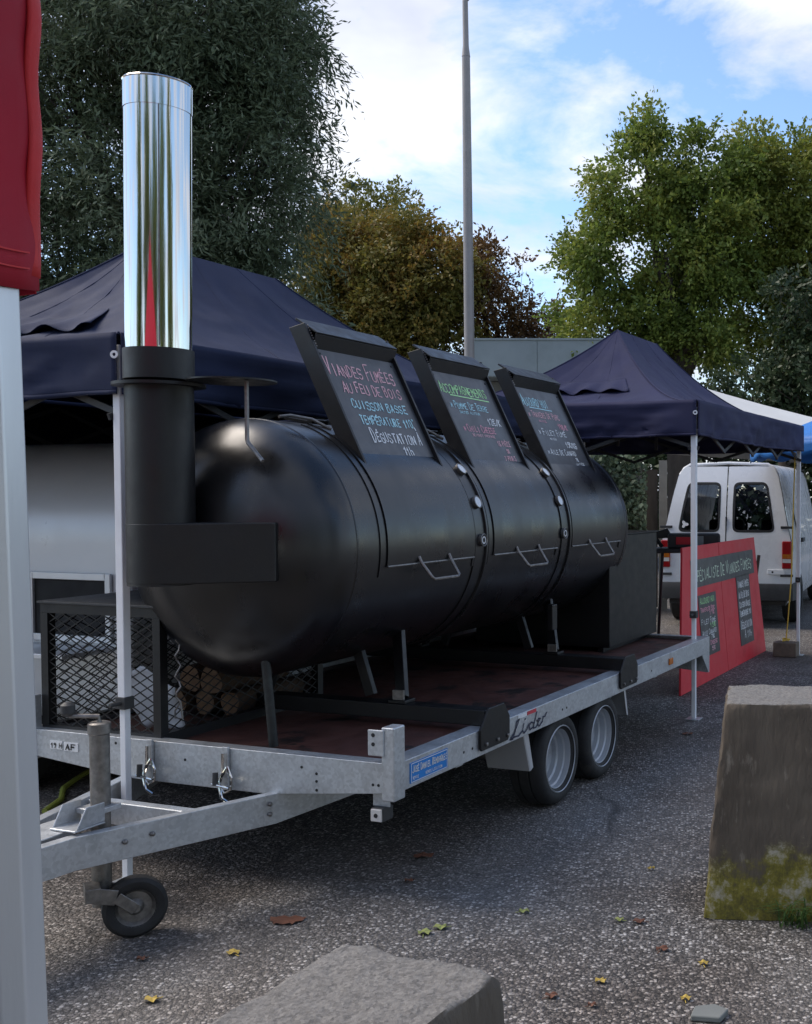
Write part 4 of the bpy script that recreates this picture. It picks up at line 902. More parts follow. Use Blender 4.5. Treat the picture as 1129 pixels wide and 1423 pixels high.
for sg in (-1, 1):
    tl = vn.part('tail_light', MB().box(sg*.725-.055, sg*.725+.055, -.02, .06, .70, 1.02), 'taillight', bev=.012)
    vn.part('light_segment', MB().box(sg*.725-.05, sg*.725+.05, -.023, -.0205, .82, .87), 'amber', tl); vn.part('light_segment', MB().box(sg*.725-.05, sg*.725+.05, -.023, -.0205, .77, .815), 'white_lens', tl)
lt_ = vn.part('door_lock', MB().box(.50, .70, -.015, -.0005, .63, .69), 'van_white', bev=.006); vn.part('lock_hole', MB().lathe([(0, .013), (.003, 0)], (.56, -.0152, .66), (0, -1, 0), 10), 'seal', lt_)
vn.part('door_handle', MB().box(-.03, .13, -.03, -.0005, .90, .95), 'plastic', bev=.006)
hd_ = vn.part('side_handle', MB().box(.80, .83, .75, .95, .98, 1.03), 'plastic', bev=.005)
vn.part('side_door_gap', MB().tube([(.745, .6, 1.25), (.807, .6, 1.0), (.812, .6, .7), (.80, .6, .45)], .008, 6), 'seal')
vn.part('side_door_gap', MB().tube([(.61, 1.0, 1.72), (.745, .6, 1.25)], .008, 6), 'seal')
for y in (.75, 3.55):
    for sg in (-1, 1):
        wv = vn.part('wheel', MB().lathe([(0, .16), (0, .27), (.03, .31), (.17, .31), (.2, .27), (.2, .16)], (sg*.80, y, .31), (-sg, 0, 0), 32), 'rubber')
        vn.part('rim', MB().lathe([(.01, .17), (.03, .13), (.03, 0)], (sg*.80, y, .31), (-sg, 0, 0), 24), 'rim', wv)
# cabin seen through the rear glass
vn.part('cabin_floor', MB().box(-.68, .68, .25, 2.85, .50, .53), 'dark_inside')
for x in (-.36, .36):
    se = vn.part('seat', MB().box(x-.24, x+.24, 1.95, 2.12, .6, 1.22).box(x-.24, x+.24, 2.121, 2.6, .6, .78), 'dark_inside', bev=.04)
    vn.part('headrest', MB().box(x-.13, x-.07, 1.97, 2.06, 1.2205, 1.46).box(x+.07, x+.13, 1.97, 2.06, 1.2205, 1.46).box(x-.0695, x+.0695, 1.97, 2.06, 1.40, 1.46).box(x-.0695, x+.0695, 1.97, 2.06, 1.2705, 1.31), 'dark_inside', se, bev=.01)
pts = [V(-.36+.18*math.cos(a), 2.62+.05*math.sin(a), 1.10+.17*math.sin(a)) for a in np.linspace(0, 2*math.pi, 25)]
vn.part('steering_wheel', MB().tube(pts, .017, 8).bar((-.53, 2.62, 1.10), (-.19, 2.62, 1.10), .03, .05), 'dark_inside')
vn.part('dashboard', MB().box(-.74, .74, 2.7, 2.95, .6, 1.05), 'dark_inside', bev=.05)
vn.part('sticker', MB().poly([R3(V(-.50+.035*math.cos(a)*(1+.4*math.cos(3*a)), 1.21+.035*math.sin(a)*(1+.4*math.cos(3*a)), 0), .016) for a in np.linspace(0, 2*math.pi, 24)[:-1]]), 'sticker_white', smooth=0)
# black bag with tools standing on a stool between board and van
tb = Thing('tool_stand', 'dark folding stand with a red and grey box behind the red menu board', 'stand', T(4.8, .98, 0), world=True)
b0 = T(4.8, .98, 0)
for dx in (-.25, .25):
    for dy in (-.15, .15): tb.part('leg', MB().tube([b0+V(dx*1.2, dy, .002), b0+V(dx, dy, 1.02)], .014, 8), 'plastic')
tp_ = tb.part('top', MB().box(b0.x-.34, b0.x+.32, b0.y-.2, b0.y+.2, 1.02, 1.06), 'plastic', bev=.01)
tb.part('strap_arm', MB().extr([b0+V(-.36, -.05, 1.20), b0+V(-.2, -.05, 1.25), b0+V(-.15, -.05, 1.16), b0+V(-.3, -.05, 1.15)], (0, .06, 0)).tube([b0+V(-.33, -.02, 1.17), b0+V(-.25, -.02, 1.07)], .02, 8), 'plastic', bev=.01)
tb.part('box', MB().box(b0.x-.2, b0.x+.3, b0.y-.14, b0.y+.14, 1.061, 1.20), 'plastic', bev=.02)
tb.part('red_strip', MB().box(b0.x-.12, b0.x+.02, b0.y-.146, b0.y-.1405, 1.10, 1.17), 'red_panel'); tb.part('grey_strip', MB().box(b0.x+.05, b0.x+.14, b0.y-.146, b0.y-.1405, 1.09, 1.18), 'fascia')

# weight block and rope at the back pole of the right-hand tent
px, py = 5.33, .03
blk = MB().box(px-.17, px-.02, py-.02, py+.21, .0, .14)
solo('weight_block', blk, 'brick', 'brown brick weight standing at the foot of the white tent pole', 'brick', (px-.1, py+.1, .001), bev=.01).location = T(px-.1, py+.10, .001)
solo('yellow_rope', MB().tube([V(px-.03, py+.03, 1.98), V(px-.045, py+.045, 1.3), V(px-.05, py+.055, .8), V(px-.07, py+.09, .3), V(px-.09, py+.10, .15)], .0065, 8).tube([V(px-.09, py+.06, .165), V(px-.14, py+.12, .155), V(px-.09, py+.13, .17), V(px-.05, py+.09, .16), V(px-.12, py+.07, .16)], .009, 6), 'rope', 'yellow rope tied from the tent eave down to the brick weight', 'rope', (px-.09, py+.1, .145))

# ------------------------------------------------------------------ red tent by the camera
rt = Thing('red_tent', 'red canvas market tent with a thick aluminium leg', 'tent', (-2.2, -.4, 0), world=True)
X1, X0, Y1, Y0 = -.668, -3.65, 1.12, -1.9
def rval(a, b, nn, k):
    def fn(x, y):
        p = a.lerp(b, x); w_ = (.006*math.sin(x*40+k)+.012*nz3(x*9, y*2, k)+.010*nz3(x*14+y*6, y*9, k)-.010*abs(nz3(x*22-y*7, y*5, k+4)))*(.3+.7*y)*min(1, 12*min(x, 1-x))
        return V(p.x, p.y, 2.25-.445*y-.006*math.sin(x*60))+nn*(w_+.006)
    return MB().grid(fn, 90, 14)
A, B, D, E_ = V(X0, Y0, 0), V(X1, Y0, 0), V(X1, Y1, 0), V(X0, Y1, 0)
for k, (a, b) in enumerate(((A, B), (B, D), (D, E_), (E_, A))):
    dr_ = (b-a).normalized(); rt.part('valance', rval(a, b, V(dr_.y, -dr_.x, 0), k), 'red_cloth', smooth=60, solid=.003)
m = MB(); apx = V((X0+X1)/2, (Y0+Y1)/2, 3.3)
for a, b in ((A, B), (B, D), (D, E_), (E_, A)):
    m.grid(lambda x, y, a=a, b=b: (V(a.x, a.y, 2.25).lerp(V(b.x, b.y, 2.25), x)).lerp(apx, y), 10, 8)
rt.part('roof', m, 'red_cloth', solid=.003, merge=True)
for z_ in (1.826, 1.842): rt.part('stitching', MB().tube([V(X1+.0095, yy, z_-.006*math.sin((yy-Y0)/(Y1-Y0)*60)) for yy in np.linspace(Y1-.5, Y1-.02, 40)], .0012, 4), 'red_seam')
cs = MB().grid(lambda x, y: V(X1+.004+.002*math.sin(x*math.pi)+.0015*math.sin(y*19)+.004*math.sin(y*3.1), Y1+.004-.02*(1-x)+.003*math.sin(y*22), 2.25-.43*y), 5, 26)
rt.part('corner_seam', cs, 'red_seam', smooth=60, solid=.004)
def leg_prof(cx_, cy_, r):
    # eight-sided extruded leg with broad faces
    a_, b_ = r, r*.52; return [(cx_+x, cy_+y) for x, y in ((-b_, -a_), (b_, -a_), (a_, -b_), (a_, b_), (b_, a_), (-b_, a_), (-a_, b_), (-a_, -b_))]
for n0, (x, y) in enumerate(((X1-.040, Y1-.042), (X0+.035, Y1-.035), (X1-.035, Y0+.035), (X0+.035, Y0+.035))):
    m = MB(); lo_ = leg_prof(x+(.045 if n0 == 0 else 0), y, .034); hi_ = leg_prof(x, y, .034); i0 = len(m.v)
    for (p, q) in lo_: m.v.append(V(p, q, .006))
    for (p, q) in hi_: m.v.append(V(p, q, 2.2))
    for k in range(8): j = (k+1) % 8; m.f.append((k, j, 8+j, 8+k))
    m.f += [tuple(range(7, -1, -1)), tuple(range(8, 16))]
    lg = rt.part('leg', m, 'alu', bev=.003, smooth=25)
    rt.part('foot_plate', MB().box(x-.06, x+.06, y-.06, y+.06, .001, .0058), 'galv', lg)

# ------------------------------------------------------------------ concrete blocks
def block(name, label, base, rot, w0, d0, w1_, d1_, h, seed):
    m = MB(); n_ = 40
    def face(fn):
        m.grid(fn, n_, n_)
    def P(x, y, z):   # x,y in -1..1, z 0..1
        f = z; hw = (w0*(1-f)+w1_*f)/2; hd_ = (d0*(1-f)+d1_*f)/2
        # round the arrises irregularly
        p = V(x*hw, y*hd_, z*h); c_ = V(0, 0, h*.5)
        q = sum(1 for k in (abs(x) > .985, abs(y) > .985, z > .985) if k)
        sh = (.006 if q == 2 else .014 if q == 3 else 0)*(1+1.2*nz3(p.x*14, p.y*14, p.z*14+seed))
        nv = .009*nz3(p.x*9, p.y*9, p.z*9+seed)+.006*nz3(p.x*30, p.y*30, p.z*30+seed)-.012*max(0, nz3(p.x*22+5, p.y*22, p.z*22+seed)-.45)
        dd = (p-c_).normalized(); return p-dd*sh+dd*nv*(1 if z > .02 else .2)
    face(lambda a, b: P(2*a-1, -1, b)); face(lambda a, b: P(2*a-1, 1, b)); face(lambda a, b: P(-1, 2*a-1, b)); face(lambda a, b: P(1, 2*a-1, b)); face(lambda a, b: P(2*a-1, 2*b-1, 1)); face(lambda a, b: P(2*a-1, 2*b-1, 0))
    o = m.build(name, 'block', merge=True, smooth=50); o.location = base; o.rotation_euler = (0, 0, rot)
    mn = min(v.co.z for v in o.data.vertices)
    o.location.z = -mn+.0005
    return tag(o, label, 'concrete block', 'tapered concrete barrier blocks')
block('concrete_block', 'tall weathered concrete block with yellow moss at its base', (.655, 4.20, 0), R(-4), 1.10, .50, .94, .40, .80, 3)
block('concrete_block', 'concrete block seen from above, in front of the jockey wheel', (-.630, 1.43, 0), R(67), 1.06, .46, .93, .325, .79, 9)

# ------------------------------------------------------------------ street lamp
lx, ly = -3.86, 20
sl = Thing('street_lamp', 'tall grey steel street lamp rising behind the smoker', 'street lamp', (lx, ly, 0), world=True)
sl.part('post', MB().tube([(lx, ly, 0), (lx-.03, ly, 6), (lx-.05, ly, 9.6)], [.105, .088, .072], 20), 'lamp_grey')
sl.part('upper_post', MB().tube([(lx-.05, ly, 9.55), (lx-.052, ly, 9.75), (lx-.06, ly, 10.62)], [.078, .055, .05], 18), 'lamp_grey')
ar = sl.part('arm', MB().tube([(lx-.06, ly, 10.55), (lx+.05, ly, 10.66), (lx+.5, ly-.3, 10.75)], .035, 12), 'lamp_grey')
sl.part('lamp_head', MB().tube([(lx+.35, ly-.2, 10.72), (lx+.5, ly-.3, 10.76), (lx+.95, ly-.6, 10.80), (lx+1.05, ly-.66, 10.8)], [.05, .09, .08, .03], 16), 'lamp_grey')

# ------------------------------------------------------------------ flat-roofed building
bd_ = Thing('low_building', 'low building with a flat roof and grey-green metal fascia', 'building', (-2.8, 23.0, 0), world=True)
bd_.part('wall', MB().box(-4.0, -1.9, 22.2, 27, 0, 3.85), 'wall_grey')
rfb = bd_.part('roof_slab', MB().box(-4.2, -1.42, 21.4, 27.4, 3.86, 4.60), 'fascia', bev=.01)
for k in range(2):
    bd_.part('fascia_panel', MB().box(-4.19+1.385*k, -4.19+1.385*(k+1)-.012, 21.385, 21.399, 3.88, 4.585), 'fascia', rfb)
bd_.part('roof_trim', MB().box(-4.22, -1.40, 21.36, 21.384, 4.586, 4.62), 'fascia', rfb)
wn = bd_.part('window', MB().box(-3.7, -2.3, 22.15, 22.199, 1.2, 2.8), 'seal'); bd_.part('window_frame', MB().box(-3.76, -3.7005, 22.14, 22.198, 1.14, 2.86).box(-2.2995, -2.24, 22.14, 22.198, 1.14, 2.86), 'alu', wn)

# pale tent roof, blue parasol on the right, white tent at the far left
pt = Thing('pale_tent', 'pale grey market tent roof behind the faded navy tent', 'tent', (3.2, 17.5, 0), world=True)
m = MB(); ap = V(-.6, 17.2, 3.55); q0 = [V(-1.8, 15.2, 2.55), V(4.4, 15.2, 2.15), V(4.4, 19.4, 2.15), V(-1.8, 19.4, 2.55)]
for k in range(4): m.grid(lambda x, y, a=q0[k], b=q0[(k+1) % 4]: a.lerp(b, x).lerp(ap, y)-V(0, 0, .12*math.sin(math.pi*y)), 8, 8)
pt.part('roof', m, 'pale_cloth', solid=.004, merge=True)
for p in q0: pt.part('pole', MB().box(p.x-.02, p.x+.02, p.y-.02, p.y+.02, .0, p.z), 'white_paint')
for k in range(4): pt.part('valance', MB().grid(lambda x, y, a=q0[k], b=q0[(k+1) % 4]: a.lerp(b, x)-V(0, 0, .18*y), 10, 2), 'pale_cloth', solid=.004)
bx, by = 2.20, 11.9
bu = Thing('blue_parasol', 'bright blue market parasol with scalloped edge beside the white van', 'parasol', (bx, by, 0), world=True)
m = MB(); nn_ = 48
rim_pts = lambda a, f: V(bx+1.42*f*math.cos(a), by+1.42*f*math.sin(a), 2.60-.48*f**1.3)
m.grid(lambda x, y: rim_pts(2*math.pi*x, .02+.98*y)-V(0, 0, .05*(1-abs(math.sin(8*math.pi*x/2)))*y), nn_, 10)
cn = bu.part('canopy', m, 'blue_tarp', solid=.004, merge=True)
m = MB().grid(lambda x, y: rim_pts(2*math.pi*x, 1.0)-V(0, 0, .05*(1-abs(math.sin(4*math.pi*x)))+y*(.12+.05*abs(math.sin(20*math.pi*x)))), 160, 3)
bu.part('scalloped_valance', m, 'blue_tarp', cn, solid=.004)
bu.part('pole', MB().tube([(bx, by, .0), (bx, by, 2.6)], .025, 12), 'white_paint'); bu.part('base', MB().lathe([(.001, 0), (.001, .3), (.06, .3), (.09, .05), (.09, 0)], (bx, by, 0), (0, 0, 1), 24), 'wall_grey')
for k in range(8):
    a = k*math.pi/4; bu.part('rib', MB().tube([rim_pts(a, .03)-V(0, 0, .03), rim_pts(a, .5)-V(0, 0, .035), rim_pts(a, .98)-V(0, 0, .04)], .009, 6), 'white_paint')
wt = Thing('white_tent', 'white market tent peeking out behind the navy tent and olive tree', 'tent', (-7.2, 10.2, 0), world=True)
m = MB(); ap = V(-7.9, 10.4, 3.6); q0 = [V(-9.4, 8.9, 2.75), V(-6.1, 8.9, 2.75), V(-6.1, 11.9, 2.75), V(-9.4, 11.9, 2.75)]
for k in range(4): m.grid(lambda x, y, a=q0[k], b=q0[(k+1) % 4]: a.lerp(b, x).lerp(ap, y), 8, 8)
wt.part('roof', m, 'white_cloth', solid=.004, merge=True)
for p in q0: wt.part('pole', MB().box(p.x-.02, p.x+.02, p.y-.02, p.y+.02, .0, p.z), 'white_paint')
for k in range(4): wt.part('valance', MB().grid(lambda x, y, a=q0[k], b=q0[(k+1) % 4]: a.lerp(b, x)-V(0, 0, .25*y), 10, 2), 'white_cloth', solid=.004)

# ------------------------------------------------------------------ vegetation
def leaf_obj(name, P, size, asp, m, parent, seed, droop=.2, off=(0, 0, 0), kind=None, dirs=None):
    rg_ = np.random.default_rng(seed); n_ = len(P)
    d = rg_.normal(size=(n_, 3)) if dirs is None else dirs+rg_.normal(size=(n_, 3))*.42
    d[:, 2] -= droop; d /= np.linalg.norm(d, axis=1)[:, None]
    r_ = rg_.normal(size=(n_, 3)); sdv = np.cross(d, r_); sdv /= np.linalg.norm(sdv, axis=1)[:, None]
    up = np.cross(sdv, d); L_ = size*rg_.uniform(.65, 1.3, n_)[:, None]; W_ = L_*asp
    a = P-d*L_*.5; tip = P+d*L_*.5; lf = P+sdv*W_*.5+up*W_*.12; rt_ = P-sdv*W_*.5+up*W_*.12
    v = np.stack([a, lf, tip, rt_], 1).reshape(-1, 3)-np.array(off)
    me = bpy.data.meshes.new(name); me.vertices.add(4*n_); me.vertices.foreach_set('co', v.ravel().astype(np.float32))
    me.loops.add(4*n_); me.loops.foreach_set('vertex_index', np.arange(4*n_, dtype=np.int32))
    me.polygons.add(n_); me.polygons.foreach_set('loop_start', np.arange(0, 4*n_, 4, dtype=np.int32)); me.polygons.foreach_set('loop_total', np.full(n_, 4, np.int32))
    me.update(); me.validate(); me.materials.append(M[m])
    o = bpy.data.objects.new(name, me); C.objects.link(o)
    if parent: o.parent = parent
    return o
def tree(name, label, base, trunk_top, trunk_r, lobes, leaf, asp, m, seed, per, sig, droop=.2, shell=.3, group=None, limbs=True, ssig=None):
    """lobes: (centre, radii, clusters); leaves gather round twigs that end inside the lobes"""
    th = Thing(name, label, 'tree', base, group, world=True); rg_ = np.random.default_rng(seed); b = Vector(base)
    wood = MB(); tt = Vector(trunk_top)
    wood.tube([b, b.lerp(tt, .35)+V(.05, .03, 0), b.lerp(tt, .7)+V(-.04, .02, 0), tt], [trunk_r*1.25, trunk_r, trunk_r*.8, trunk_r*.55], 10)
    P = []; TD = []
    for c_, rad, ncl in lobes:
        c_ = Vector(c_); start = b.lerp(tt, rg_.uniform(.55, 1)); mid_ = start.lerp(c_, .5)+V(*rg_.normal(0, .12, 3))
        wood.tube([start, mid_, c_], [trunk_r*.42, trunk_r*.28, trunk_r*.12], 7)
        dirs = rg_.normal(size=(ncl, 3)); dirs /= np.linalg.norm(dirs, axis=1)[:, None]
        rr = rg_.uniform(shell**2, 1, ncl)**.5
        cl__ = np.array(c_)+dirs*rr[:, None]*np.array(rad)*(1+rg_.normal(0, .10, ncl))[:, None]
        for q in cl__[::5]:
            q_ = Vector(q); o_ = mid_.lerp(c_, rg_.uniform(.1, 1))+V(*rg_.normal(0, .05, 3)); wood.tube([o_, o_.lerp(q_, .35)+V(*rg_.normal(0, .10, 3)), o_.lerp(q_, .7)+V(*rg_.normal(0, .10, 3)), q_], [trunk_r*.06, trunk_r*.045, trunk_r*.03, trunk_r*.012], 4, False)
        k = rg_.integers(int(per*.5), int(per*1.5), ncl); LPT = 9
        tw = np.maximum(1, k//LPT); ct = np.repeat(cl__, tw, 0); nt_ = len(ct)
        outw = ct-np.array(c_); outw /= np.linalg.norm(outw, axis=1)[:, None]+1e-6
        td = np.clip(rg_.normal(size=(nt_, 3)), -1.8, 1.8)+outw*.9; td[:, 2] -= droop*.6; td /= np.linalg.norm(td, axis=1)[:, None]
        st_ = ct+np.clip(rg_.normal(size=(nt_, 3)), -1.6, 1.6)*sig*np.array([.75, .75, .6])
        tl_ = sig*rg_.uniform(.9, 2.0, nt_)
        f_ = np.tile(np.linspace(0, 1, LPT), nt_); ti = np.repeat(np.arange(nt_), LPT)
        pts = st_[ti]+td[ti]*(f_*tl_[ti])[:, None]+np.array([0, 0, -1])*(f_**2*tl_[ti]*.25)[:, None]+np.clip(rg_.normal(size=(nt_*LPT, 3)), -1.7, 1.7)*leaf*.35
        P.append(pts); TD.append(td[ti])
    th.part('trunk', wood, 'bark', smooth=60)
    P = np.concatenate(P); TD = np.concatenate(TD)
    leaf_obj('crown', P, leaf, asp, m, th.o, seed+1, droop*.4, base, dirs=TD)
    return th
# olive tree behind the left tent
tree('olive_tree', 'large grey-green olive tree behind the navy tent', (-5.4, 11.0, 0), (-5.5, 11.1, 3.4), .24,
     [((-6.6, 10.9, 4.1), (1.0, 1.2, 1.3), 130), ((-5.2, 10.7, 4.2), (1.2, 1.1, 1.5), 210), ((-4.3, 10.9, 4.6), (.75, 1.0, 1.2), 105), ((-6.3, 11.0, 6.3), (1.3, 1.3, 1.3), 200), ((-4.95, 10.9, 6.2), (1.2, 1.2, 1.3), 200), ((-4.25, 10.9, 6.1), (.72, .9, .9), 90), ((-5.6, 11.0, 7.9), (1.9, 1.3, .9), 130), ((-4.6, 10.7, 3.3), (.9, .9, .9), 90), ((-3.95, 10.9, 5.3), (.35, .6, .5), 24), ((-7.6, 11, 5.3), (.9, 1.1, 2.2), 160), ((-6.2, 10.8, 3.1), (1.2, 1, .8), 110)],
     .078, .24, 'olive', 11, 190, .17, .5, .25)
# autumn trees in the middle
tree('autumn_tree', 'rust and ochre autumn tree beside the olive tree', (-6.6, 25, 0), (-6.6, 25.1, 4.0), .28,
     [((-7.6, 25, 5.6), (1.3, 1.4, 1.5), 120), ((-6.2, 24.8, 5.3), (1.5, 1.5, 1.5), 150), ((-7.0, 25, 7.0), (1.3, 1.3, 1.1), 100), ((-5.7, 24.9, 6.4), (1.1, 1.2, 1.0), 90), ((-6.8, 24.7, 4.1), (2.0, 1.2, 1.0), 110), ((-8.0, 25, 7.2), (.8, .9, .9), 50)],
     .105, .5, 'chestnut', 21, 170, .24, .25, .35, 'autumn trees')
tree('autumn_tree', 'yellow-green tree top poking up behind the rust autumn tree', (-7.6, 27.5, 0), (-7.6, 27.5, 5), .25,
     [((-7.9, 27.5, 8.5), (1.1, 1.0, .95), 70), ((-8.6, 27.5, 7.8), (.9, .9, 1.0), 50), ((-7.2, 27.5, 8.0), (.8, .9, .8), 45), ((-7.8, 27.3, 6.5), (1.5, 1, 1.2), 60)], .105, .5, 'ygreen', 31, 95, .22, .2, .3, 'autumn trees')
tree('autumn_tree', 'thin brown autumn tree behind the street lamp', (-4.1, 26, 0), (-4.1, 26, 4.0), .22,
     [((-4.5, 26, 6.0), (1.0, 1.1, 1.4), 80), ((-3.6, 26, 5.3), (.85, 1, 1.3), 58), ((-4.9, 26, 7.0), (.7, .9, .7), 40), ((-4.1, 26, 4.2), (1.2, 1, .9), 70), ((-3.1, 26, 4.3), (.55, .7, .6), 20), ((-2.5, 26, 4.0), (.5, .6, .3), 10)],
     .10, .5, 'chestnut2', 41, 100, .22, .25, .3, 'autumn trees')
# broad trees on the right
tree('broadleaf_tree', 'large green broadleaf tree behind the faded navy tent', (.0, 22.6, 0), (.0, 22.5, 4.6), .30,
     [((-.75, 22.4, 7.9), (.9, 1.1, 1.0), 24), ((-1.55, 22.4, 6.6), (.8, 1.0, .9), 19), ((-.3, 22.3, 6.5), (1.2, 1.2, .9), 28), ((-1.6, 22.4, 5.2), (.85, 1.0, .6), 15), ((-.4, 22.3, 5.1), (1.1, 1.1, .8), 22), ((.5, 22.4, 8.0), (.9, 1.1, .9), 24), ((.9, 22.4, 6.4), (1.1, 1.2, 1.0), 30), ((-.75, 22.4, 9.0), (.4, .6, .35), 7), ((.6, 22.4, 4.8), (1.1, 1, .7), 18), ((-1.2, 22.4, 4.1), (.9, .9, .5), 9)],
     .095, .6, 'plane', 51, 390, .26, .25, .3, 'broadleaf trees on the right')
tree('broadleaf_tree', 'yellowing broadleaf tree next to the large green one', (2.4, 23.5, 0), (2.4, 23.5, 4.8), .30,
     [((1.5, 23.4, 8.3), (.8, 1, .9), 24), ((2.5, 23.3, 8.3), (1.1, 1.1, 1.0), 36), ((1.6, 23.3, 7.0), (1.0, 1.1, 1.1), 34), ((2.9, 23.3, 6.8), (1.2, 1.2, 1.3), 42), ((2.0, 23.3, 5.4), (1.4, 1.2, .9), 38), ((3.9, 23.3, 7.6), (1.2, 1.2, 1.4), 40), ((3.6, 23.2, 5.3), (1.3, 1.1, 1.1), 34)],
     .095, .6, 'plane2', 61, 360, .26, .25, .3, 'broadleaf trees on the right')
tree('evergreen_tree', 'dark evergreen tree standing behind the pale tent', (2.7, 19.5, 0), (2.7, 19.5, 2.8), .2,
     [((2.3, 19.5, 3.5), (.9, 1, 1.0), 110), ((3.1, 19.4, 4.2), (1.0, 1, 1.1), 130), ((1.3, 19.5, 3.3), (.8, .8, .8), 70), ((3.3, 19.4, 2.8), (1.2, 1, 1.2), 110), ((2.2, 19.4, 5.0), (.6, .7, .7), 40)],
     .11, .5, 'evergreen', 71, 60, .17, .2, .3)
for k, (x, y, h_) in enumerate(((-13, -9, 8.5), (-5.5, -13, 9.5), (2.5, -14, 8.5), (9.5, -11, 9), (15, -4, 8.5))):
    tree('car_park_tree', 'tall leafy tree on the open side of the car park, ' + ('past the red tent', 'behind the red tent', 'facing the chimney', 'facing the smoker', 'facing the mossy block')[k], (x, y, 0), (x, y, h_*.5), .28,
         [((x+dx*2.2, y+dy*2.0, h_*f), (2.4, 2.2, 2.0), 46) for dx, dy, f in ((-1, 0, .55), (1, .2, .5), (0, -.6, .8), (.3, .6, .68), (-.4, .3, .38))], .34, .6, 'plane', 200+k, 34, .42, .2, .2, 'trees on the open side of the car park')
# ivy-covered screen beside the van, with its posts
rg_ = np.random.default_rng(5)
iv = Thing('ivy_screen', 'ivy-covered fence screen between the smoker and the white van', 'hedge', (-.9, 14.6, 0), world=True)
for x in (-3.8, -2.2, -.62, -.28): iv.part('post', MB().box(x, x+.11, 14.55, 14.66, 0, 2.02), 'concrete_wall')
iv.part('fence_panel', MB().box(-6.0, -.30, 14.70, 14.73, .02, 1.9), 'bark')
n_ = 26000; P = np.stack([rg_.uniform(-6.0, -.45, n_), 14.55-abs(rg_.normal(0, .12, n_)), rg_.uniform(.05, 2.15, n_)], 1)
P[:, 1] -= .10*np.sin(P[:, 0]*6+P[:, 2]*4)
tag(leaf_obj('foliage', P, .075, .8, 'ivy', iv.o, 6, .6, (-.9, 14.6, 0)), kind='stuff')
# hedge closing the car park behind everything
n_ = 42000; x = rg_.uniform(-30, 22, n_); z = 3.0*rg_.uniform(0, 1, n_)**.8; P = np.stack([x, 29.5-abs(rg_.normal(0, .5, n_))+.3*np.sin(x*1.3), z*(1+.12*np.sin(x*2.1))], 1)
tag(leaf_obj('hedge', P, .26, .6, 'evergreen', None, 9, .2), 'long dark hedge closing off the car park', 'hedge', kind='stuff')

# ------------------------------------------------------------------ small things on the ground
def px2g(u, v, z=0.0):
    th_ = math.atan(47/1500); dx, dz = (u-945)/1500, -(v-730)/1500
    y = math.cos(th_)+dz*math.sin(th_); zz_ = -math.sin(th_)+dz*math.cos(th_); k = (z-1.6)/zz_; return V(dx*k, y*k, z)
LV = [(590, 1299, 'green', .045, 'pale green leaf beside its twin'), (614, 1291, 'green', .045, 'pale green folded leaf'), (325, 1327, 'yellow', .04, 'ochre leaf by the concrete block'), (212, 1392, 'yellow', .04, 'yellow leaf near the aluminium leg'),
      (836, 1366, 'yellow', .032, 'yellow round leaf'), (765, 1387, 'brown', .035, 'red-brown leaf'), (822, 1400, 'brown', .025, 'dark shrivelled leaf'), (588, 1191, 'brown', .075, 'large brown leaf under the trailer edge'),
      (978, 1342, 'yellow', .03, 'yellow star-shaped leaf'), (953, 1391, 'yellow', .03, 'small yellow leaf'), (727, 1269, 'green', .035, 'thin green leaf'), (862, 1281, 'green', .03, 'narrow pale leaf'), (955, 1021, 'brown', .06, 'rusty leaf near the tent pole'),
      (890, 1283, 'brown', .04, 'brown curled leaf'), (570, 1226, 'brown', .035, 'little brown leaf'), (920, 1322, 'brown', .04, 'reddish leaf near the concrete block'), (198, 1335, 'brown', .03, 'dark red leaf by the jockey wheel'), (905, 1209, 'yellow', .025, 'tiny yellow leaf')]
rg = random.Random(3)
for u, v, c_, r, lab in LV:
    r *= .62
    p = px2g(u, v); a0_ = rg.uniform(0, 6.28); m = MB(); nn_ = 14; ctr = p+V(0, 0, .012)
    rim_ = []
    for k in range(nn_):
        a = 2*math.pi*k/nn_; rr2 = r*(.55+.45*abs(math.cos(a/2)))*(1+.10*math.cos(5*a)); rim_.append(p+V(math.cos(a+a0_)*rr2*1.1, math.sin(a+a0_)*rr2*.8, .003+.012*abs(math.sin(2*a+a0_))))
    i0 = len(m.v); m.v = [ctr]+rim_; m.f = [(0, 1+k, 1+(k+1) % nn_) for k in range(nn_)]
    lf = Thing('fallen_leaf', lab+' lying on the asphalt', 'leaf', p, 'leaves fallen on the asphalt', world=True)
    lf.part('blade', m, 'leaf_'+c_, smooth=0)
    lf.part('stalk', MB().tube([p+V(math.cos(a0_+3.14)*r*.4, math.sin(a0_+3.14)*r*.4, .005), p+V(math.cos(a0_+3.3)*r*1.3, math.sin(a0_+3.3)*r*1.3, .004)], .0014, 5), 'leaf_'+c_)
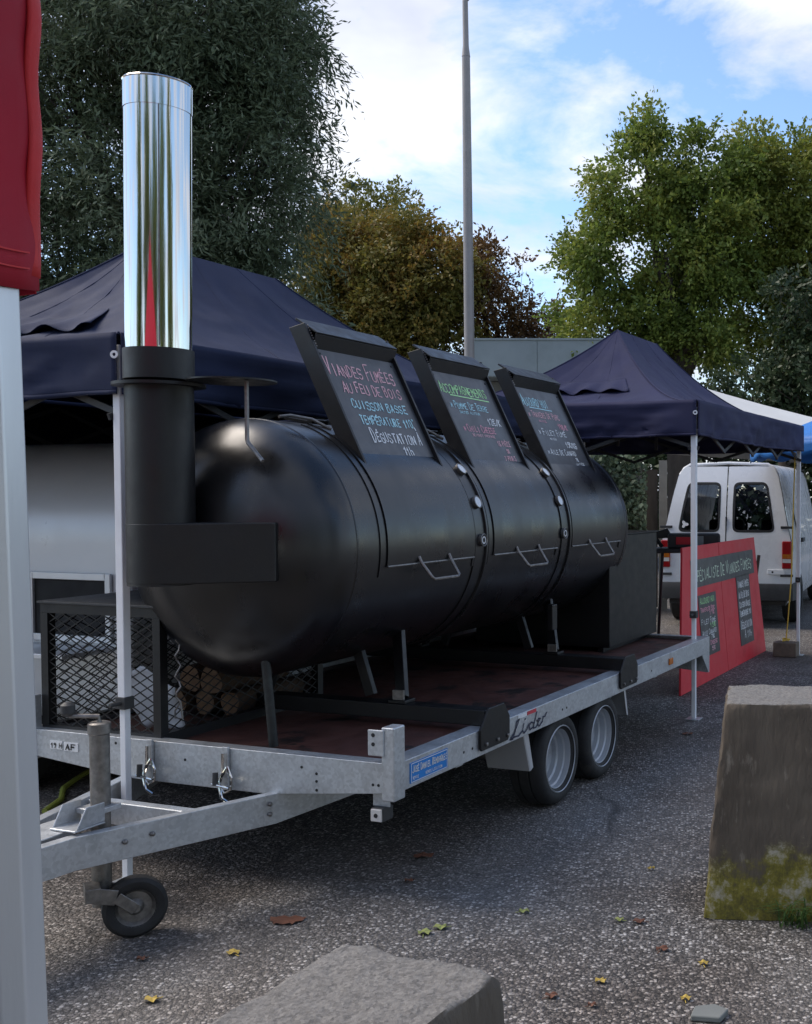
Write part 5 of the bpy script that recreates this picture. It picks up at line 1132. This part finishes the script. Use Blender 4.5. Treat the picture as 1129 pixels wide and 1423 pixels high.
# rusty leaf litter with damp patch
p = px2g(398, 1281); m = MB(); i0 = 0
for k in range(16):
    a = 2*math.pi*k/16; m.v.append(p+V(.060*math.cos(a)*(1+.25*math.sin(3*a)), .050*math.sin(a)*(1+.3*math.cos(2*a)), .004+.006*abs(math.sin(4*a))))
m.v.append(p+V(0, 0, .012)); m.f = [(16, k, (k+1) % 16) for k in range(16)]
solo('fallen_leaf', m, 'leaf_brown', 'big wet rust-brown leaf lying alone in front of the drawbar', 'leaf', p, 'leaves fallen on the asphalt', world=True)
# flat pale stone
p = px2g(985, 1414); m = MB().extr([p+V(x*.07, y*.07, .0) for x, y in ((-.8, -.4), (.5, -.6), (.9, .2), (.3, .7), (-.6, .5))], (0, 0, .02))
solo('flat_stone', m, 'wall_grey', 'flat pale grey stone in front of the mossy concrete block', 'stone', p, world=True, bev=.006).location = p+V(0, 0, .0005)
# garden hose under the drawbar
P = [px2g(62, 1132), px2g(85, 1115), px2g(88, 1100), px2g(104, 1088), px2g(124, 1075), px2g(160, 1062), px2g(215, 1058)]
solo('garden_hose', MB().tube([q+V(0, 0, .016) for q in P], .014, 8), 'hose', 'yellow-green hose lying on the asphalt beyond the drawbar', 'hose', P[3], world=True).location = P[3]
# grass tuft against the block
gp = px2g(1118, 1288); m = MB(); rg = random.Random(12)
for k in range(90):
    b0 = gp+V(rg.uniform(-.09, .12), rg.uniform(-.03, .05), 0); a = rg.uniform(0, 6.28); ln = rg.uniform(.05, .15); dr = V(math.cos(a), math.sin(a)*.6-.3, 0)
    t1_ = b0+dr*ln*.4+V(0, 0, ln*.6); t2_ = b0+dr*ln+V(0, 0, ln*.7); sdv = V(-dr.y, dr.x, 0).normalized()*.003
    m.quad(b0-sdv, b0+sdv, t1_+sdv*.8, t1_-sdv*.8); m.quad(t1_-sdv*.8, t1_+sdv*.8, t2_+sdv*.1, t2_-sdv*.1)
o = m.build('grass_tuft', 'grass', None, gp, smooth=0); o.location = gp; tag(o, 'green grass tuft at the foot of the mossy block', 'grass', kind='stuff')
